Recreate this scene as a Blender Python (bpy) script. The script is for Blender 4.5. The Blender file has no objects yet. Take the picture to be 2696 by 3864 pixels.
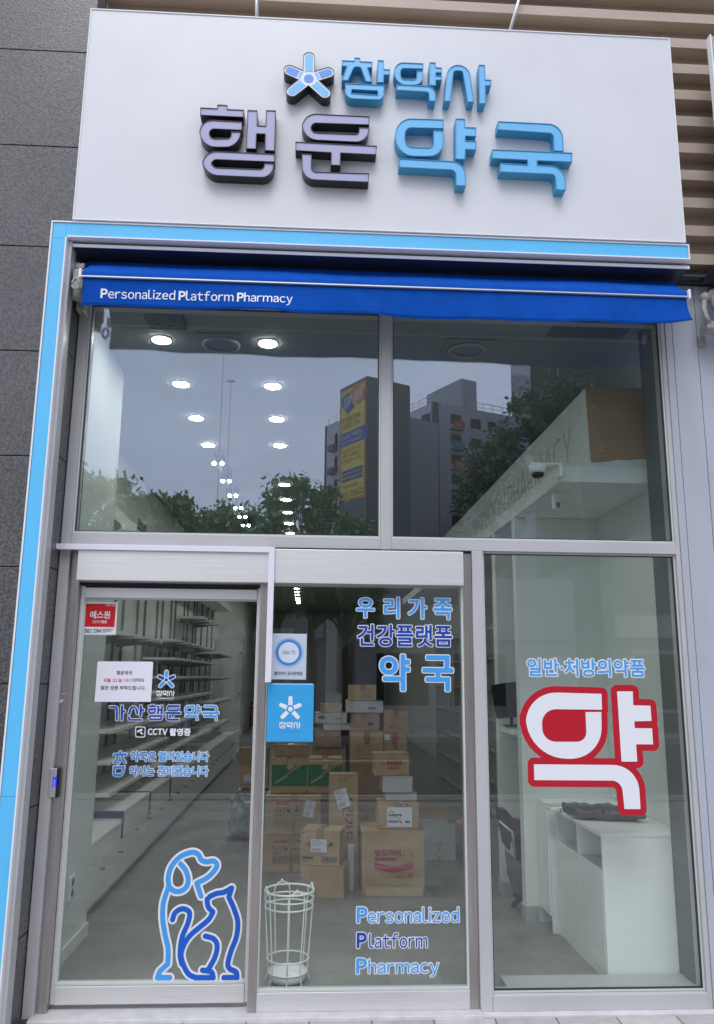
import bpy, bmesh, math, random
import numpy as np
from mathutils import Vector, Matrix
random.seed(7); np.random.seed(7)
S = bpy.context.scene
COL = S.collection

# ------------------------------------------------------------------ camera
FPX, CX, CY, DIST, EYE = 3050.0, 1348.0, 1932.0, 4.35, 1.62     # solved from the photograph (2696 x 3864)
R = np.array([[0.9984119814, 0.0529309866, -0.0192827908],
              [-0.0557141732, 0.9784150244, -0.1989974145],
              [0.0083334428, 0.1997556977, 0.9798102893]])      # columns: right, forward, up
cd = bpy.data.cameras.new('camera'); cam = bpy.data.objects.new('camera', cd); COL.objects.link(cam)
cd.sensor_fit = 'HORIZONTAL'; cd.sensor_width = 36.0; cd.lens = FPX / 2696.0 * 36.0
cd.clip_start = 0.05; cd.clip_end = 2000
mw = Matrix.Identity(4)
for i in range(3):
    mw[i][0] = R[i, 0]; mw[i][1] = R[i, 2]; mw[i][2] = -R[i, 1]
mw[1][3] = -DIST; mw[2][3] = EYE
cam.matrix_world = mw
S.camera = cam

# ------------------------------------------------------------------ sky, sun, exposure
SUN_EL, SUN_AZ = math.radians(56), math.radians(188)     # azimuth clockwise from +Y; the sun stands behind the camera
w = bpy.data.worlds.new('World'); S.world = w; w.use_nodes = True
nt = w.node_tree; nt.nodes.clear()
out = nt.nodes.new('ShaderNodeOutputWorld'); bg = nt.nodes.new('ShaderNodeBackground')
sky = nt.nodes.new('ShaderNodeTexSky'); sky.sky_type = 'NISHITA'; sky.sun_disc = False
sky.sun_elevation = SUN_EL; sky.sun_rotation = SUN_AZ; sky.air_density = 1.0; sky.dust_density = 4.0
tc = nt.nodes.new('ShaderNodeTexCoord'); nz = nt.nodes.new('ShaderNodeTexNoise')
nz.inputs['Scale'].default_value = 2.4; nz.inputs['Detail'].default_value = 6
mp = nt.nodes.new('ShaderNodeMapping'); mp.inputs['Scale'].default_value = (1, 1, 2.5)
rp = nt.nodes.new('ShaderNodeValToRGB')
rp.color_ramp.elements[0].position = 0.3; rp.color_ramp.elements[0].color = (7.5, 8.0, 10.0, 1)
rp.color_ramp.elements[1].position = 0.72; rp.color_ramp.elements[1].color = (11.3, 11.7, 13.2, 1)
mx = nt.nodes.new('ShaderNodeMix'); mx.data_type = 'RGBA'; mx.inputs[0].default_value = 0.86
nt.links.new(tc.outputs['Generated'], mp.inputs[0]); nt.links.new(mp.outputs[0], nz.inputs['Vector'])
nt.links.new(nz.outputs['Fac'], rp.inputs[0])
nt.links.new(sky.outputs[0], mx.inputs[6]); nt.links.new(rp.outputs[0], mx.inputs[7])
nt.links.new(mx.outputs[2], bg.inputs[0]); bg.inputs[1].default_value = 0.142
nt.links.new(bg.outputs[0], out.inputs[0])
sl = bpy.data.lights.new('sun', 'SUN'); so = bpy.data.objects.new('sun', sl); COL.objects.link(so)
sl.energy = 1.25; sl.angle = math.radians(28); sl.color = (1.0, 0.97, 0.93)
dv = Vector((math.sin(SUN_AZ) * math.cos(SUN_EL), math.cos(SUN_AZ) * math.cos(SUN_EL), math.sin(SUN_EL)))
so.rotation_euler = dv.to_track_quat('Z', 'Y').to_euler(); so.location = (0, -20, 30)
S.view_settings.view_transform = 'Standard'; S.view_settings.look = 'None'
S.view_settings.exposure = 0.0; S.view_settings.gamma = 1.0
S.cycles.use_denoising = True
S.cycles.max_bounces = 10; S.cycles.transparent_max_bounces = 16; S.cycles.diffuse_bounces = 8
S.cycles.sample_clamp_indirect = 6.0; S.cycles.caustics_reflective = False

# ------------------------------------------------------------------ pixel -> world (measuring aids)
def ray(x, y):
    d = R @ np.array([(x - CX) / FPX, 1.0, -(y - CY) / FPX]); return d / d[1]
def P(x, y, Y=0.0):
    k = ray(x, y); return np.array([k[0] * (DIST + Y), Y, EYE + k[2] * (DIST + Y)])
def Zp(x, y, z=0.0):
    k = ray(x, y); t = (z - EYE) / k[2]; return np.array([k[0] * t, t - DIST, z])
def zz(ox, oy, s):                       # coordinates read off an enlarged crop -> photograph pixels
    return lambda x, y: (ox + x * s, oy + y * s)

# ------------------------------------------------------------------ materials
def srgb(r, g, b):
    f = lambda c: (c / 255.0 / 12.92) if c <= 10 else ((c / 255.0 + 0.055) / 1.055) ** 2.4
    return (f(r), f(g), f(b))
def mat(name, col, rough=0.5, metal=0.0, var=0.0, scale=8.0, bump=0.0, bscale=None, spec=0.5, stretch=(1, 1, 1), col2=None, detail=4, coat=0.0, emit=0.0):
    m = bpy.data.materials.new(name); m.use_nodes = True
    t = m.node_tree; b = t.nodes['Principled BSDF']
    b.inputs['Base Color'].default_value = (*col, 1); b.inputs['Roughness'].default_value = rough
    b.inputs['Metallic'].default_value = metal; b.inputs['Specular IOR Level'].default_value = spec
    b.inputs['Coat Weight'].default_value = coat
    if emit:
        b.inputs['Emission Color'].default_value = (*col, 1); b.inputs['Emission Strength'].default_value = emit
    if var or bump or col2:
        c = t.nodes.new('ShaderNodeTexCoord'); mpn = t.nodes.new('ShaderNodeMapping'); mpn.inputs['Scale'].default_value = stretch
        t.links.new(c.outputs['Object'], mpn.inputs[0])
        n = t.nodes.new('ShaderNodeTexNoise'); n.inputs['Scale'].default_value = scale; n.inputs['Detail'].default_value = detail
        t.links.new(mpn.outputs[0], n.inputs['Vector'])
        if var or col2:
            r_ = t.nodes.new('ShaderNodeValToRGB'); e = r_.color_ramp.elements
            e[0].position = 0.32; e[1].position = 0.68
            a = tuple(max(0, x * (1 - var)) for x in col); d = col2 if col2 else tuple(min(1, x * (1 + var)) for x in col)
            e[0].color = (*a, 1); e[1].color = (*d, 1)
            t.links.new(n.outputs['Fac'], r_.inputs[0]); t.links.new(r_.outputs[0], b.inputs['Base Color'])
        if bump:
            n2 = n
            if bscale:
                n2 = t.nodes.new('ShaderNodeTexNoise'); n2.inputs['Scale'].default_value = bscale; n2.inputs['Detail'].default_value = 5
                t.links.new(mpn.outputs[0], n2.inputs['Vector'])
            bp_ = t.nodes.new('ShaderNodeBump'); bp_.inputs['Strength'].default_value = bump; bp_.inputs['Distance'].default_value = 0.01
            t.links.new(n2.outputs['Fac'], bp_.inputs['Height']); t.links.new(bp_.outputs[0], b.inputs['Normal'])
    return m
def glass_mat(name, tint, refl, gc):
    m = bpy.data.materials.new(name); m.use_nodes = True; t = m.node_tree; t.nodes.clear()
    o = t.nodes.new('ShaderNodeOutputMaterial'); mi = t.nodes.new('ShaderNodeMixShader')
    tr = t.nodes.new('ShaderNodeBsdfTransparent'); tr.inputs[0].default_value = (*tint, 1)
    gl = t.nodes.new('ShaderNodeBsdfGlossy'); gl.inputs['Roughness'].default_value = 0.0; gl.inputs[0].default_value = (*gc, 1)
    lw = t.nodes.new('ShaderNodeLayerWeight'); lw.inputs[0].default_value = 0.5
    pw = t.nodes.new('ShaderNodeMath'); pw.operation = 'POWER'; pw.inputs[1].default_value = 4.0
    ma = t.nodes.new('ShaderNodeMath'); ma.operation = 'MULTIPLY_ADD'; ma.inputs[1].default_value = 0.85; ma.inputs[2].default_value = refl
    t.links.new(lw.outputs['Facing'], pw.inputs[0]); t.links.new(pw.outputs[0], ma.inputs[0]); t.links.new(ma.outputs[0], mi.inputs[0])
    t.links.new(tr.outputs[0], mi.inputs[1]); t.links.new(gl.outputs[0], mi.inputs[2]); t.links.new(mi.outputs[0], o.inputs[0])
    return m
M = {}
M['sign_white'] = mat('sign_white', (0.70, 0.72, 0.755), 0.32, var=0.02, scale=3)
M['trim_white'] = mat('trim_white', (0.82, 0.84, 0.87), 0.35)
M['sky_blue'] = mat('sky_blue', srgb(94, 196, 248), 0.42, var=0.03, scale=2)
M['letter_blue'] = mat('letter_blue', srgb(97, 178, 232), 0.4)
M['face_blue'] = mat('face_blue', srgb(108, 190, 242), 0.3)
M['letter_side'] = mat('letter_side', srgb(66, 152, 192), 0.42)
M['letter_dark'] = mat('letter_dark', (0.012, 0.012, 0.016), 0.35)
M['face_lilac'] = mat('face_lilac', srgb(166, 170, 204), 0.35)
M['star_mid'] = mat('star_mid', srgb(78, 146, 232), 0.35)
M['granite'] = mat('granite', (0.042, 0.042, 0.042), 0.27, col2=(0.122, 0.122, 0.122), scale=75, bump=0.16, bscale=90, var=0.2, detail=6, spec=0.7)
def blotch(m, sc, lo, hi, stretch=(1, 1, 1)):
    """slow change of tone over a surface: stains and slab-to-slab difference"""
    t = m.node_tree; b = t.nodes['Principled BSDF']; c = t.nodes.new('ShaderNodeTexCoord'); mpn = t.nodes.new('ShaderNodeMapping'); mpn.inputs['Scale'].default_value = stretch
    n = t.nodes.new('ShaderNodeTexNoise'); n.inputs['Scale'].default_value = sc; n.inputs['Detail'].default_value = 5
    r_ = t.nodes.new('ShaderNodeMapRange'); r_.inputs[1].default_value = 0.3; r_.inputs[2].default_value = 0.7; r_.inputs[3].default_value = lo; r_.inputs[4].default_value = hi
    v = t.nodes.new('ShaderNodeMix'); v.data_type = 'RGBA'; v.blend_type = 'MULTIPLY'; v.inputs[0].default_value = 1
    t.links.new(c.outputs['Object'], mpn.inputs[0]); t.links.new(mpn.outputs[0], n.inputs['Vector']); t.links.new(n.outputs['Fac'], r_.inputs[0]); t.links.new(r_.outputs[0], v.inputs[7])
    s_ = b.inputs['Base Color']
    if s_.is_linked: t.links.new(s_.links[0].from_socket, v.inputs[6])
    else: v.inputs[6].default_value = s_.default_value
    t.links.new(v.outputs[2], s_)
blotch(M['granite'], 1.3, 0.78, 1.2)
M['granite_dark'] = mat('granite_dark', (0.05, 0.05, 0.052), 0.5, col2=(0.085, 0.085, 0.088), scale=45, bump=0.3, var=0.2)
M['joint'] = mat('joint', (0.02, 0.02, 0.025), 0.8)
M['louver'] = mat('louver', srgb(178, 164, 149), 0.45, var=0.06, scale=5, stretch=(0.4, 1, 3))
M['frame_grey'] = mat('frame_grey', srgb(187, 188, 190), 0.38, var=0.03, scale=3)
M['panel_grey'] = mat('panel_grey', srgb(182, 190, 200), 0.36, metal=0.1, var=0.03, scale=2)
M['gasket'] = mat('gasket', (0.03, 0.032, 0.035), 0.6)
blotch(M['sign_white'], 1.1, 0.975, 1.01, (1.5, 1, 0.8)); blotch(M['sky_blue'], 1.6, 0.95, 1.02); blotch(M['panel_grey'], 2.0, 0.93, 1.02, (3, 1, 0.6)); blotch(M['frame_grey'], 2.5, 0.93, 1.02)
M['seal'] = mat('seal', srgb(200, 208, 205), 0.4)
M['steel'] = mat('steel', (0.80, 0.80, 0.80), 0.46, metal=0.75, var=0.05, scale=6, stretch=(0.6, 1, 30), bump=0.04)
M['steel_dark'] = mat('steel_dark', (0.50, 0.475, 0.455), 0.38, metal=1.0, var=0.12, scale=5, stretch=(30, 30, 0.6))
M['conduit'] = mat('conduit', (0.78, 0.77, 0.86), 0.4)
M['awning'] = mat('awning', (0.0015, 0.075, 0.42), 0.8, var=0.10, scale=9, bump=0.35, bscale=14, spec=0.12)
M['hood'] = mat('hood', (0.035, 0.04, 0.055), 0.35)  # near-black navy: the awning hood's shade and reflected blue put into the colour
M['alu'] = mat('alu', (0.62, 0.63, 0.66), 0.35, metal=0.6)
M['bracket'] = mat('bracket', srgb(150, 152, 148), 0.5)
M['white_vinyl'] = mat('white_vinyl', (0.80, 0.83, 0.88), 0.4)
M['vinyl_blue'] = mat('vinyl_blue', srgb(70, 160, 232), 0.4)
M['vinyl_mid'] = mat('vinyl_mid', srgb(48, 124, 205), 0.4)
M['vinyl_deep'] = mat('vinyl_deep', srgb(28, 66, 168), 0.4)
M['cat_blue'] = mat('cat_blue', srgb(18, 92, 200), 0.4)
M['red'] = mat('red', srgb(186, 18, 42), 0.4)
M['red_bright'] = mat('red_bright', srgb(205, 8, 22), 0.4)
M['paper'] = mat('paper', (0.80, 0.81, 0.90), 0.7, var=0.02, scale=6)
M['ink'] = mat('ink', (0.03, 0.03, 0.04), 0.6)
M['ink_navy'] = mat('ink_navy', srgb(30, 48, 100), 0.6)
M['ink_grey'] = mat('ink_grey', (0.22, 0.22, 0.25), 0.6)
M['ink_pink'] = mat('ink_pink', srgb(214, 70, 100), 0.6)
M['ink_red'] = mat('ink_red', srgb(178, 52, 44), 0.6)
M['ink_magenta'] = mat('ink_magenta', srgb(178, 30, 84), 0.6)
M['ink_teal'] = mat('ink_teal', srgb(95, 165, 175), 0.5)
M['plate_blue'] = mat('plate_blue', srgb(62, 166, 226), 0.22)
M['plate_clear'] = mat('plate_clear', srgb(196, 208, 222), 0.15)
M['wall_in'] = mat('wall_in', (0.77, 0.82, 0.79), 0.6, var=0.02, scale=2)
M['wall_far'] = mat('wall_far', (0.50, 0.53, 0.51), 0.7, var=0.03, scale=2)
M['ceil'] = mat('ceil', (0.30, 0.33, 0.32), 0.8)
M['furn'] = mat('furn', (0.87, 0.895, 0.885), 0.4, var=0.015, scale=2)
M['furn_grey'] = mat('furn_grey', (0.46, 0.48, 0.47), 0.45)
M['furn_dark'] = mat('furn_dark', (0.16, 0.175, 0.17), 0.5)
M['upright'] = mat('upright', (0.26, 0.27, 0.265), 0.5)
M['tape_blue'] = mat('tape_blue', (0.004, 0.03, 0.13), 0.5)
M['carton'] = mat('carton', srgb(184, 156, 120), 0.75, var=0.07, scale=7, bump=0.1)
M['carton_dark'] = mat('carton_dark', srgb(156, 128, 98), 0.75, var=0.07, scale=7)
M['carton_white'] = mat('carton_white', (0.60, 0.62, 0.66), 0.6, var=0.03, scale=6)
M['carton_green'] = mat('carton_green', srgb(16, 104, 56), 0.55, var=0.05)
M['carton_stripe'] = mat('carton_stripe', srgb(176, 158, 120), 0.7)
M['tape'] = mat('tape', srgb(150, 122, 84), 0.25, coat=0.4)
M['white_metal'] = mat('white_metal', (0.88, 0.92, 0.915), 0.35)
M['black'] = mat('black', (0.01, 0.01, 0.012), 0.4)
M['black_gloss'] = mat('black_gloss', (0.006, 0.006, 0.008), 0.08)
M['grey_bag'] = mat('grey_bag', (0.06, 0.062, 0.066), 0.32, var=0.3, scale=10, bump=0.7, bscale=16)
M['plastic_wrap'] = mat('plastic_wrap', (0.30, 0.36, 0.40), 0.2, var=0.4, scale=9, bump=0.9, bscale=14)
M['plywood'] = mat('plywood', srgb(182, 152, 116), 0.6, var=0.09, scale=4, stretch=(1, 1, 2.5))
M['plaster'] = mat('plaster', (0.80, 0.85, 0.82), 0.7, var=0.05, scale=9)
M['lamp_on'] = mat('lamp_on', (1.0, 0.985, 0.95), 0.5, emit=75.0)
M['led_blue'] = mat('led_blue', (0.03, 0.03, 0.75), 0.5, emit=0.6)
M['led_white'] = mat('led_white', (0.75, 0.8, 1.0), 0.5, emit=1.0)
M['extinguisher'] = mat('extinguisher', (0.25, 0.01, 0.012), 0.3)
M['bark'] = mat('bark', (0.09, 0.07, 0.05), 0.9, var=0.3, scale=20, bump=0.5)
M['leaf'] = mat('leaf', (0.15, 0.27, 0.10), 0.6, var=0.4, scale=1.7)
M['leaf_light'] = mat('leaf_light', (0.20, 0.30, 0.12), 0.6, var=0.35, scale=1.7)
M['needle'] = mat('needle', (0.06, 0.105, 0.05), 0.6, var=0.4, scale=1.7)
M['conc'] = mat('conc', srgb(186, 182, 192), 0.75, var=0.05, scale=1.5)
M['conc_dark'] = mat('conc_dark', srgb(98, 104, 106), 0.75, var=0.08, scale=0.8)
M['conc_mid'] = mat('conc_mid', srgb(150, 150, 160), 0.75, var=0.05, scale=0.8)
M['win_dark'] = mat('win_dark', (0.03, 0.034, 0.042), 0.15)
M['far_win'] = mat('far_win', (0.022, 0.024, 0.03), 0.75, spec=0.1)
M['office_dark'] = mat('office_dark', (0.030, 0.034, 0.036), 0.8, spec=0.1, var=0.15, scale=0.3)  # shade on the office facade is put into this near-black colour
M['bb_yellow'] = mat('bb_yellow', srgb(206, 188, 84), 0.5)
M['bb_blue'] = mat('bb_blue', srgb(70, 80, 142), 0.5)
M['bb_orange'] = mat('bb_orange', srgb(182, 108, 86), 0.5)
M['banner_red'] = mat('banner_red', srgb(190, 40, 70), 0.6)
M['banner_cyan'] = mat('banner_cyan', srgb(40, 130, 190), 0.6)
M['banner_teal'] = mat('banner_teal', srgb(40, 120, 130), 0.6)
M['asphalt'] = mat('asphalt', (0.05, 0.05, 0.053), 0.85, var=0.2, scale=30, bump=0.3)
M['paint'] = mat('paint', (0.7, 0.7, 0.68), 0.6)
M['kerb'] = mat('kerb', (0.36, 0.35, 0.34), 0.8, var=0.08, scale=9)
M['glass_up'] = glass_mat('glass_up', (0.95, 0.985, 0.968), 0.150, (0.76, 0.83, 1.0))
M['glass_low'] = glass_mat('glass_low', (0.968, 0.995, 0.978), 0.055, (0.93, 0.97, 1.0))
M['white_stone'] = mat('white_stone', (0.62, 0.62, 0.63), 0.6, var=0.08, scale=14)
def brick_mat(name, a, b, mortar, sc, bw, rh, mort, rough, bump=0.2, rot=0.0, offset=0.5, noise=0.25):
    m = bpy.data.materials.new(name); m.use_nodes = True; t = m.node_tree; bs = t.nodes['Principled BSDF']
    c = t.nodes.new('ShaderNodeTexCoord'); mpn = t.nodes.new('ShaderNodeMapping'); mpn.inputs['Rotation'].default_value = (0, 0, rot)
    br = t.nodes.new('ShaderNodeTexBrick'); br.offset = offset
    br.inputs['Color1'].default_value = (*a, 1); br.inputs['Color2'].default_value = (*b, 1); br.inputs['Mortar'].default_value = (*mortar, 1)
    br.inputs['Scale'].default_value = sc; br.inputs['Brick Width'].default_value = bw; br.inputs['Row Height'].default_value = rh; br.inputs['Mortar Size'].default_value = mort
    t.links.new(c.outputs['Object'], mpn.inputs[0]); t.links.new(mpn.outputs[0], br.inputs['Vector'])
    n = t.nodes.new('ShaderNodeTexNoise'); n.inputs['Scale'].default_value = 5; n.inputs['Detail'].default_value = 8; n.inputs['Roughness'].default_value = 0.7
    t.links.new(c.outputs['Object'], n.inputs['Vector'])
    r_ = t.nodes.new('ShaderNodeMapRange'); r_.inputs[1].default_value = 0.3; r_.inputs[2].default_value = 0.7; r_.inputs[3].default_value = 1 - noise; r_.inputs[4].default_value = 1 + noise
    t.links.new(n.outputs['Fac'], r_.inputs[0])
    v = t.nodes.new('ShaderNodeMix'); v.data_type = 'RGBA'; v.blend_type = 'MULTIPLY'; v.inputs[0].default_value = 1
    t.links.new(br.outputs['Color'], v.inputs[6]); t.links.new(r_.outputs[0], v.inputs[7]); t.links.new(v.outputs[2], bs.inputs['Base Color'])
    bs.inputs['Roughness'].default_value = rough
    bp_ = t.nodes.new('ShaderNodeBump'); bp_.inputs['Strength'].default_value = bump; bp_.inputs['Distance'].default_value = 0.01
    t.links.new(n.outputs['Fac'], bp_.inputs['Height']); t.links.new(bp_.outputs[0], bs.inputs['Normal'])
    return m
M['pavers'] = brick_mat('pavers', (0.30, 0.285, 0.28), (0.50, 0.48, 0.47), (0.17, 0.165, 0.16), 1.0, 0.30, 0.30, 0.005, 0.85, 0.6, rot=math.radians(3))
M['floor_tile'] = brick_mat('floor_tile', (0.262, 0.267, 0.258), (0.27, 0.275, 0.266), (0.235, 0.238, 0.23), 1.0, 0.6, 0.6, 0.0025, 0.45, 0.05, offset=0.0, noise=0.13)

# ------------------------------------------------------------------ mesh helpers
class MB:
    """collects shapes; build() links them as ONE mesh object"""
    def __init__(s): s.bm = bmesh.new()
    def box(s, x0, x1, y0, y1, z0, z1, bev=0.0):
        vs = [s.bm.verts.new(c) for c in ((x0,y0,z0),(x1,y0,z0),(x1,y1,z0),(x0,y1,z0),(x0,y0,z1),(x1,y0,z1),(x1,y1,z1),(x0,y1,z1))]
        fs = [s.bm.faces.new([vs[i] for i in f]) for f in ((0,3,2,1),(4,5,6,7),(0,1,5,4),(1,2,6,5),(2,3,7,6),(3,0,4,7))]
        if bev > 0:
            es = list({e for f in fs for e in f.edges})
            bmesh.ops.bevel(s.bm, geom=es, offset=bev, segments=2, profile=0.5, affect='EDGES')
        return s
    def poly(s, pts):
        s.bm.faces.new([s.bm.verts.new(p) for p in pts]); return s
    def prism(s, prof, axis, a, b):
        """profile of 2-d points swept along an axis ('x': points are (y,z); 'y': (x,z); 'z': (x,y))"""
        f = {'x': lambda t, p: (t, p[0], p[1]), 'y': lambda t, p: (p[0], t, p[1]), 'z': lambda t, p: (p[0], p[1], t)}[axis]
        A = [s.bm.verts.new(f(a, p)) for p in prof]; B = [s.bm.verts.new(f(b, p)) for p in prof]; n = len(prof)
        s.bm.faces.new(A); s.bm.faces.new(B[::-1])
        for i in range(n): s.bm.faces.new((A[i], B[i], B[(i+1) % n], A[(i+1) % n]))
        return s
    def tube(s, pts, r, n=10, closed=False, cap=True):
        pts = [Vector(p) for p in pts]; m = len(pts); rings = []
        rr = r if isinstance(r, (list, tuple)) else [r] * m
        for i, p in enumerate(pts):
            if closed: d = pts[(i+1) % m] - pts[i-1]
            else: d = pts[min(i+1, m-1)] - pts[max(i-1, 0)]
            d.normalize()
            u = d.cross(Vector((0,0,1)))
            if u.length < 0.05: u = d.cross(Vector((0,1,0)))
            u.normalize(); v = d.cross(u)
            rings.append([s.bm.verts.new(p + (u*math.cos(2*math.pi*k/n) + v*math.sin(2*math.pi*k/n))*rr[i]) for k in range(n)])
        for i in range(m if closed else m-1):
            a, b = rings[i], rings[(i+1) % m]
            for k in range(n):
                f = s.bm.faces.new((a[k], a[(k+1) % n], b[(k+1) % n], b[k])); f.smooth = True
        if cap and not closed:
            s.bm.faces.new(rings[0][::-1]); s.bm.faces.new(rings[-1])
        return s
    def lathe(s, prof, cx, cy, n=32):
        rings = [[s.bm.verts.new((cx + r*math.cos(2*math.pi*k/n), cy + r*math.sin(2*math.pi*k/n), z)) for k in range(n)] for r, z in prof]
        for a, b in zip(rings, rings[1:]):
            for k in range(n):
                f = s.bm.faces.new((a[k], a[(k+1) % n], b[(k+1) % n], b[k])); f.smooth = True
        s.bm.faces.new(rings[0][::-1]); s.bm.faces.new(rings[-1])
        return s
    def sphere(s, c, r, seg=16):
        q = bmesh.ops.create_uvsphere(s.bm, u_segments=seg, v_segments=seg//2, radius=r, matrix=Matrix.Translation(Vector(c)))
        for v in q['verts']:
            for f in v.link_faces: f.smooth = True
        return s
    def build(s, name, m, parent=None, shift=None, keep=False):
        if not keep: bmesh.ops.recalc_face_normals(s.bm, faces=s.bm.faces)
        me = bpy.data.meshes.new(name); s.bm.to_mesh(me); s.bm.free()
        return link(name, me, m, parent, shift)
def link(name, me, m, parent=None, shift=None):
    me.materials.clear()
    for x in (m if isinstance(m, (list, tuple)) else [m]): me.materials.append(M[x] if isinstance(x, str) else x)
    o = bpy.data.objects.new(name, me); COL.objects.link(o)
    if parent is not None:
        o.parent = parent
        off = Vector((0, 0, 0)); q = parent
        while q is not None: off += q.location; q = q.parent
        if off.length > 0: me.transform(Matrix.Translation(-off))
    else:
        n = len(me.vertices); co = np.empty(n*3); me.vertices.foreach_get('co', co); co = co.reshape(-1, 3)
        lo, hi = co.min(0), co.max(0); b = Vector(((lo[0]+hi[0])/2, (lo[1]+hi[1])/2, lo[2]))
        me.transform(Matrix.Translation(-b)); o.location = b
    return o
def tag(o, label, cat, group=None, kind=None):
    if label: o['label'] = label
    if cat: o['category'] = cat
    if group: o['group'] = group
    if kind: o['kind'] = kind
    return o
def struct(o): o['kind'] = 'structure'; return o
def thing(name, label, cat, loc=(0,0,0), group=None):
    o = bpy.data.objects.new(name, None); COL.objects.link(o); o.location = Vector(loc); o.empty_display_size = 0.1
    return tag(o, label, cat, group)
def copy_tree(o, loc, label=None):
    c = o.copy(); COL.objects.link(c); c.location = Vector(loc)
    if label: c['label'] = label
    for ch in list(o.children):
        d = ch.copy(); COL.objects.link(d); d.parent = c
        for g in list(ch.children):
            e = g.copy(); COL.objects.link(e); e.parent = d
    return c

# ------------------------------------------------------------------ flat shapes: signed distance -> contours -> filled or extruded mesh
def rounded(pts):
    """polygon from (x, y[, corner radius]) points"""
    res = []; n = len(pts)
    for i in range(n):
        p = pts[i]; c = Vector((p[0], p[1]))
        if len(p) < 3: res.append((c.x, c.y)); continue
        a = Vector(pts[i-1][:2]) - c; b = Vector(pts[(i+1) % n][:2]) - c
        ua, ub = a.normalized(), b.normalized(); ang = ua.angle(ub)
        t = min(p[2] / math.tan(ang/2) if False else p[2], a.length*0.98, b.length*0.98)
        s0, s1 = c + ua*t, c + ub*t
        k = 0.45
        for j in range(11):
            u = j/10.0; c0, c1 = s0 + (c-s0)*0.56, s1 + (c-s1)*0.56
            q = s0*(1-u)**3 + c0*3*u*(1-u)**2 + c1*3*u*u*(1-u) + s1*u**3
            res.append((q.x, q.y))
    return res
def spline(pts, k=8):
    res = []; n = len(pts)
    for i in range(n-1):
        p0, p1, p2, p3 = (np.array(pts[max(i-1, 0)]), np.array(pts[i]), np.array(pts[i+1]), np.array(pts[min(i+2, n-1)]))
        for j in range(k):
            t = j/k
            res.append(tuple(0.5*((2*p1) + (-p0+p2)*t + (2*p0-5*p1+4*p2-p3)*t*t + (-p0+3*p1-3*p2+p3)*t**3)))
    res.append(tuple(pts[-1])); return res
def seg_dist(Fd, xs, ys, x0, y0, h, a, b, band):
    i0 = max(int((min(a[0], b[0]) - band - x0)/h), 0); i1 = min(int((max(a[0], b[0]) + band - x0)/h) + 2, len(xs))
    j0 = max(int((min(a[1], b[1]) - band - y0)/h), 0); j1 = min(int((max(a[1], b[1]) + band - y0)/h) + 2, len(ys))
    if i1 <= i0 or j1 <= j0: return
    X = xs[i0:i1][None, :]; Y = ys[j0:j1][:, None]
    dx, dy = b[0]-a[0], b[1]-a[1]; L = dx*dx + dy*dy
    if L < 1e-18: return
    t = np.clip(((X-a[0])*dx + (Y-a[1])*dy)/L, 0, 1)
    d = np.hypot(X - a[0] - t*dx, Y - a[1] - t*dy)
    np.minimum(Fd[j0:j1, i0:i1], d, out=Fd[j0:j1, i0:i1])
def sdf(groups=(), strokes=(), h=0.001, band=0.01):
    """groups: lists of loops (even-odd inside one group, union over groups); strokes: (polyline, radius) with round ends"""
    allp = [p for g in groups for l in g for p in l] + [p for s_, r_ in strokes for p in s_]
    A = np.array(allp); pad = band + 2*h + max([r_ for _, r_ in strokes] + [0])
    x0, y0 = A.min(0) - pad; x1, y1 = A.max(0) + pad
    xs = np.arange(x0, x1 + h, h); ys = np.arange(y0, y1 + h, h); F = np.full((len(ys), len(xs)), 1e3)
    for g in groups:
        Fd = np.full_like(F, band*1.5); cnt = np.zeros((len(ys), len(xs)+1), np.int32)
        for l in g:
            for a, b in zip(l, list(l[1:]) + [l[0]]):
                seg_dist(Fd, xs, ys, x0, y0, h, a, b, band)
                lo, hi = (a, b) if a[1] < b[1] else (b, a)
                j0 = int(math.ceil((lo[1]-y0)/h)); j1 = int(math.ceil((hi[1]-y0)/h))
                if j1 <= j0: continue
                jj = np.arange(j0, j1); xc = lo[0] + (y0 + jj*h - lo[1])/(hi[1]-lo[1])*(hi[0]-lo[0])
                ii = np.clip(np.ceil((xc - x0)/h).astype(int), 0, len(xs))
                np.add.at(cnt, (jj, ii), 1)
        inside = (np.cumsum(cnt, 1)[:, :-1] % 2) == 1
        np.minimum(F, np.where(inside, -Fd, Fd), out=F)
    for pl, r_ in strokes:
        Fd = np.full_like(F, band*1.5 + r_)
        for a, b in zip(pl, pl[1:]): seg_dist(Fd, xs, ys, x0, y0, h, a, b, band + r_)
        np.minimum(F, Fd - r_, out=F)
    return F, x0, y0, h
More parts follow.
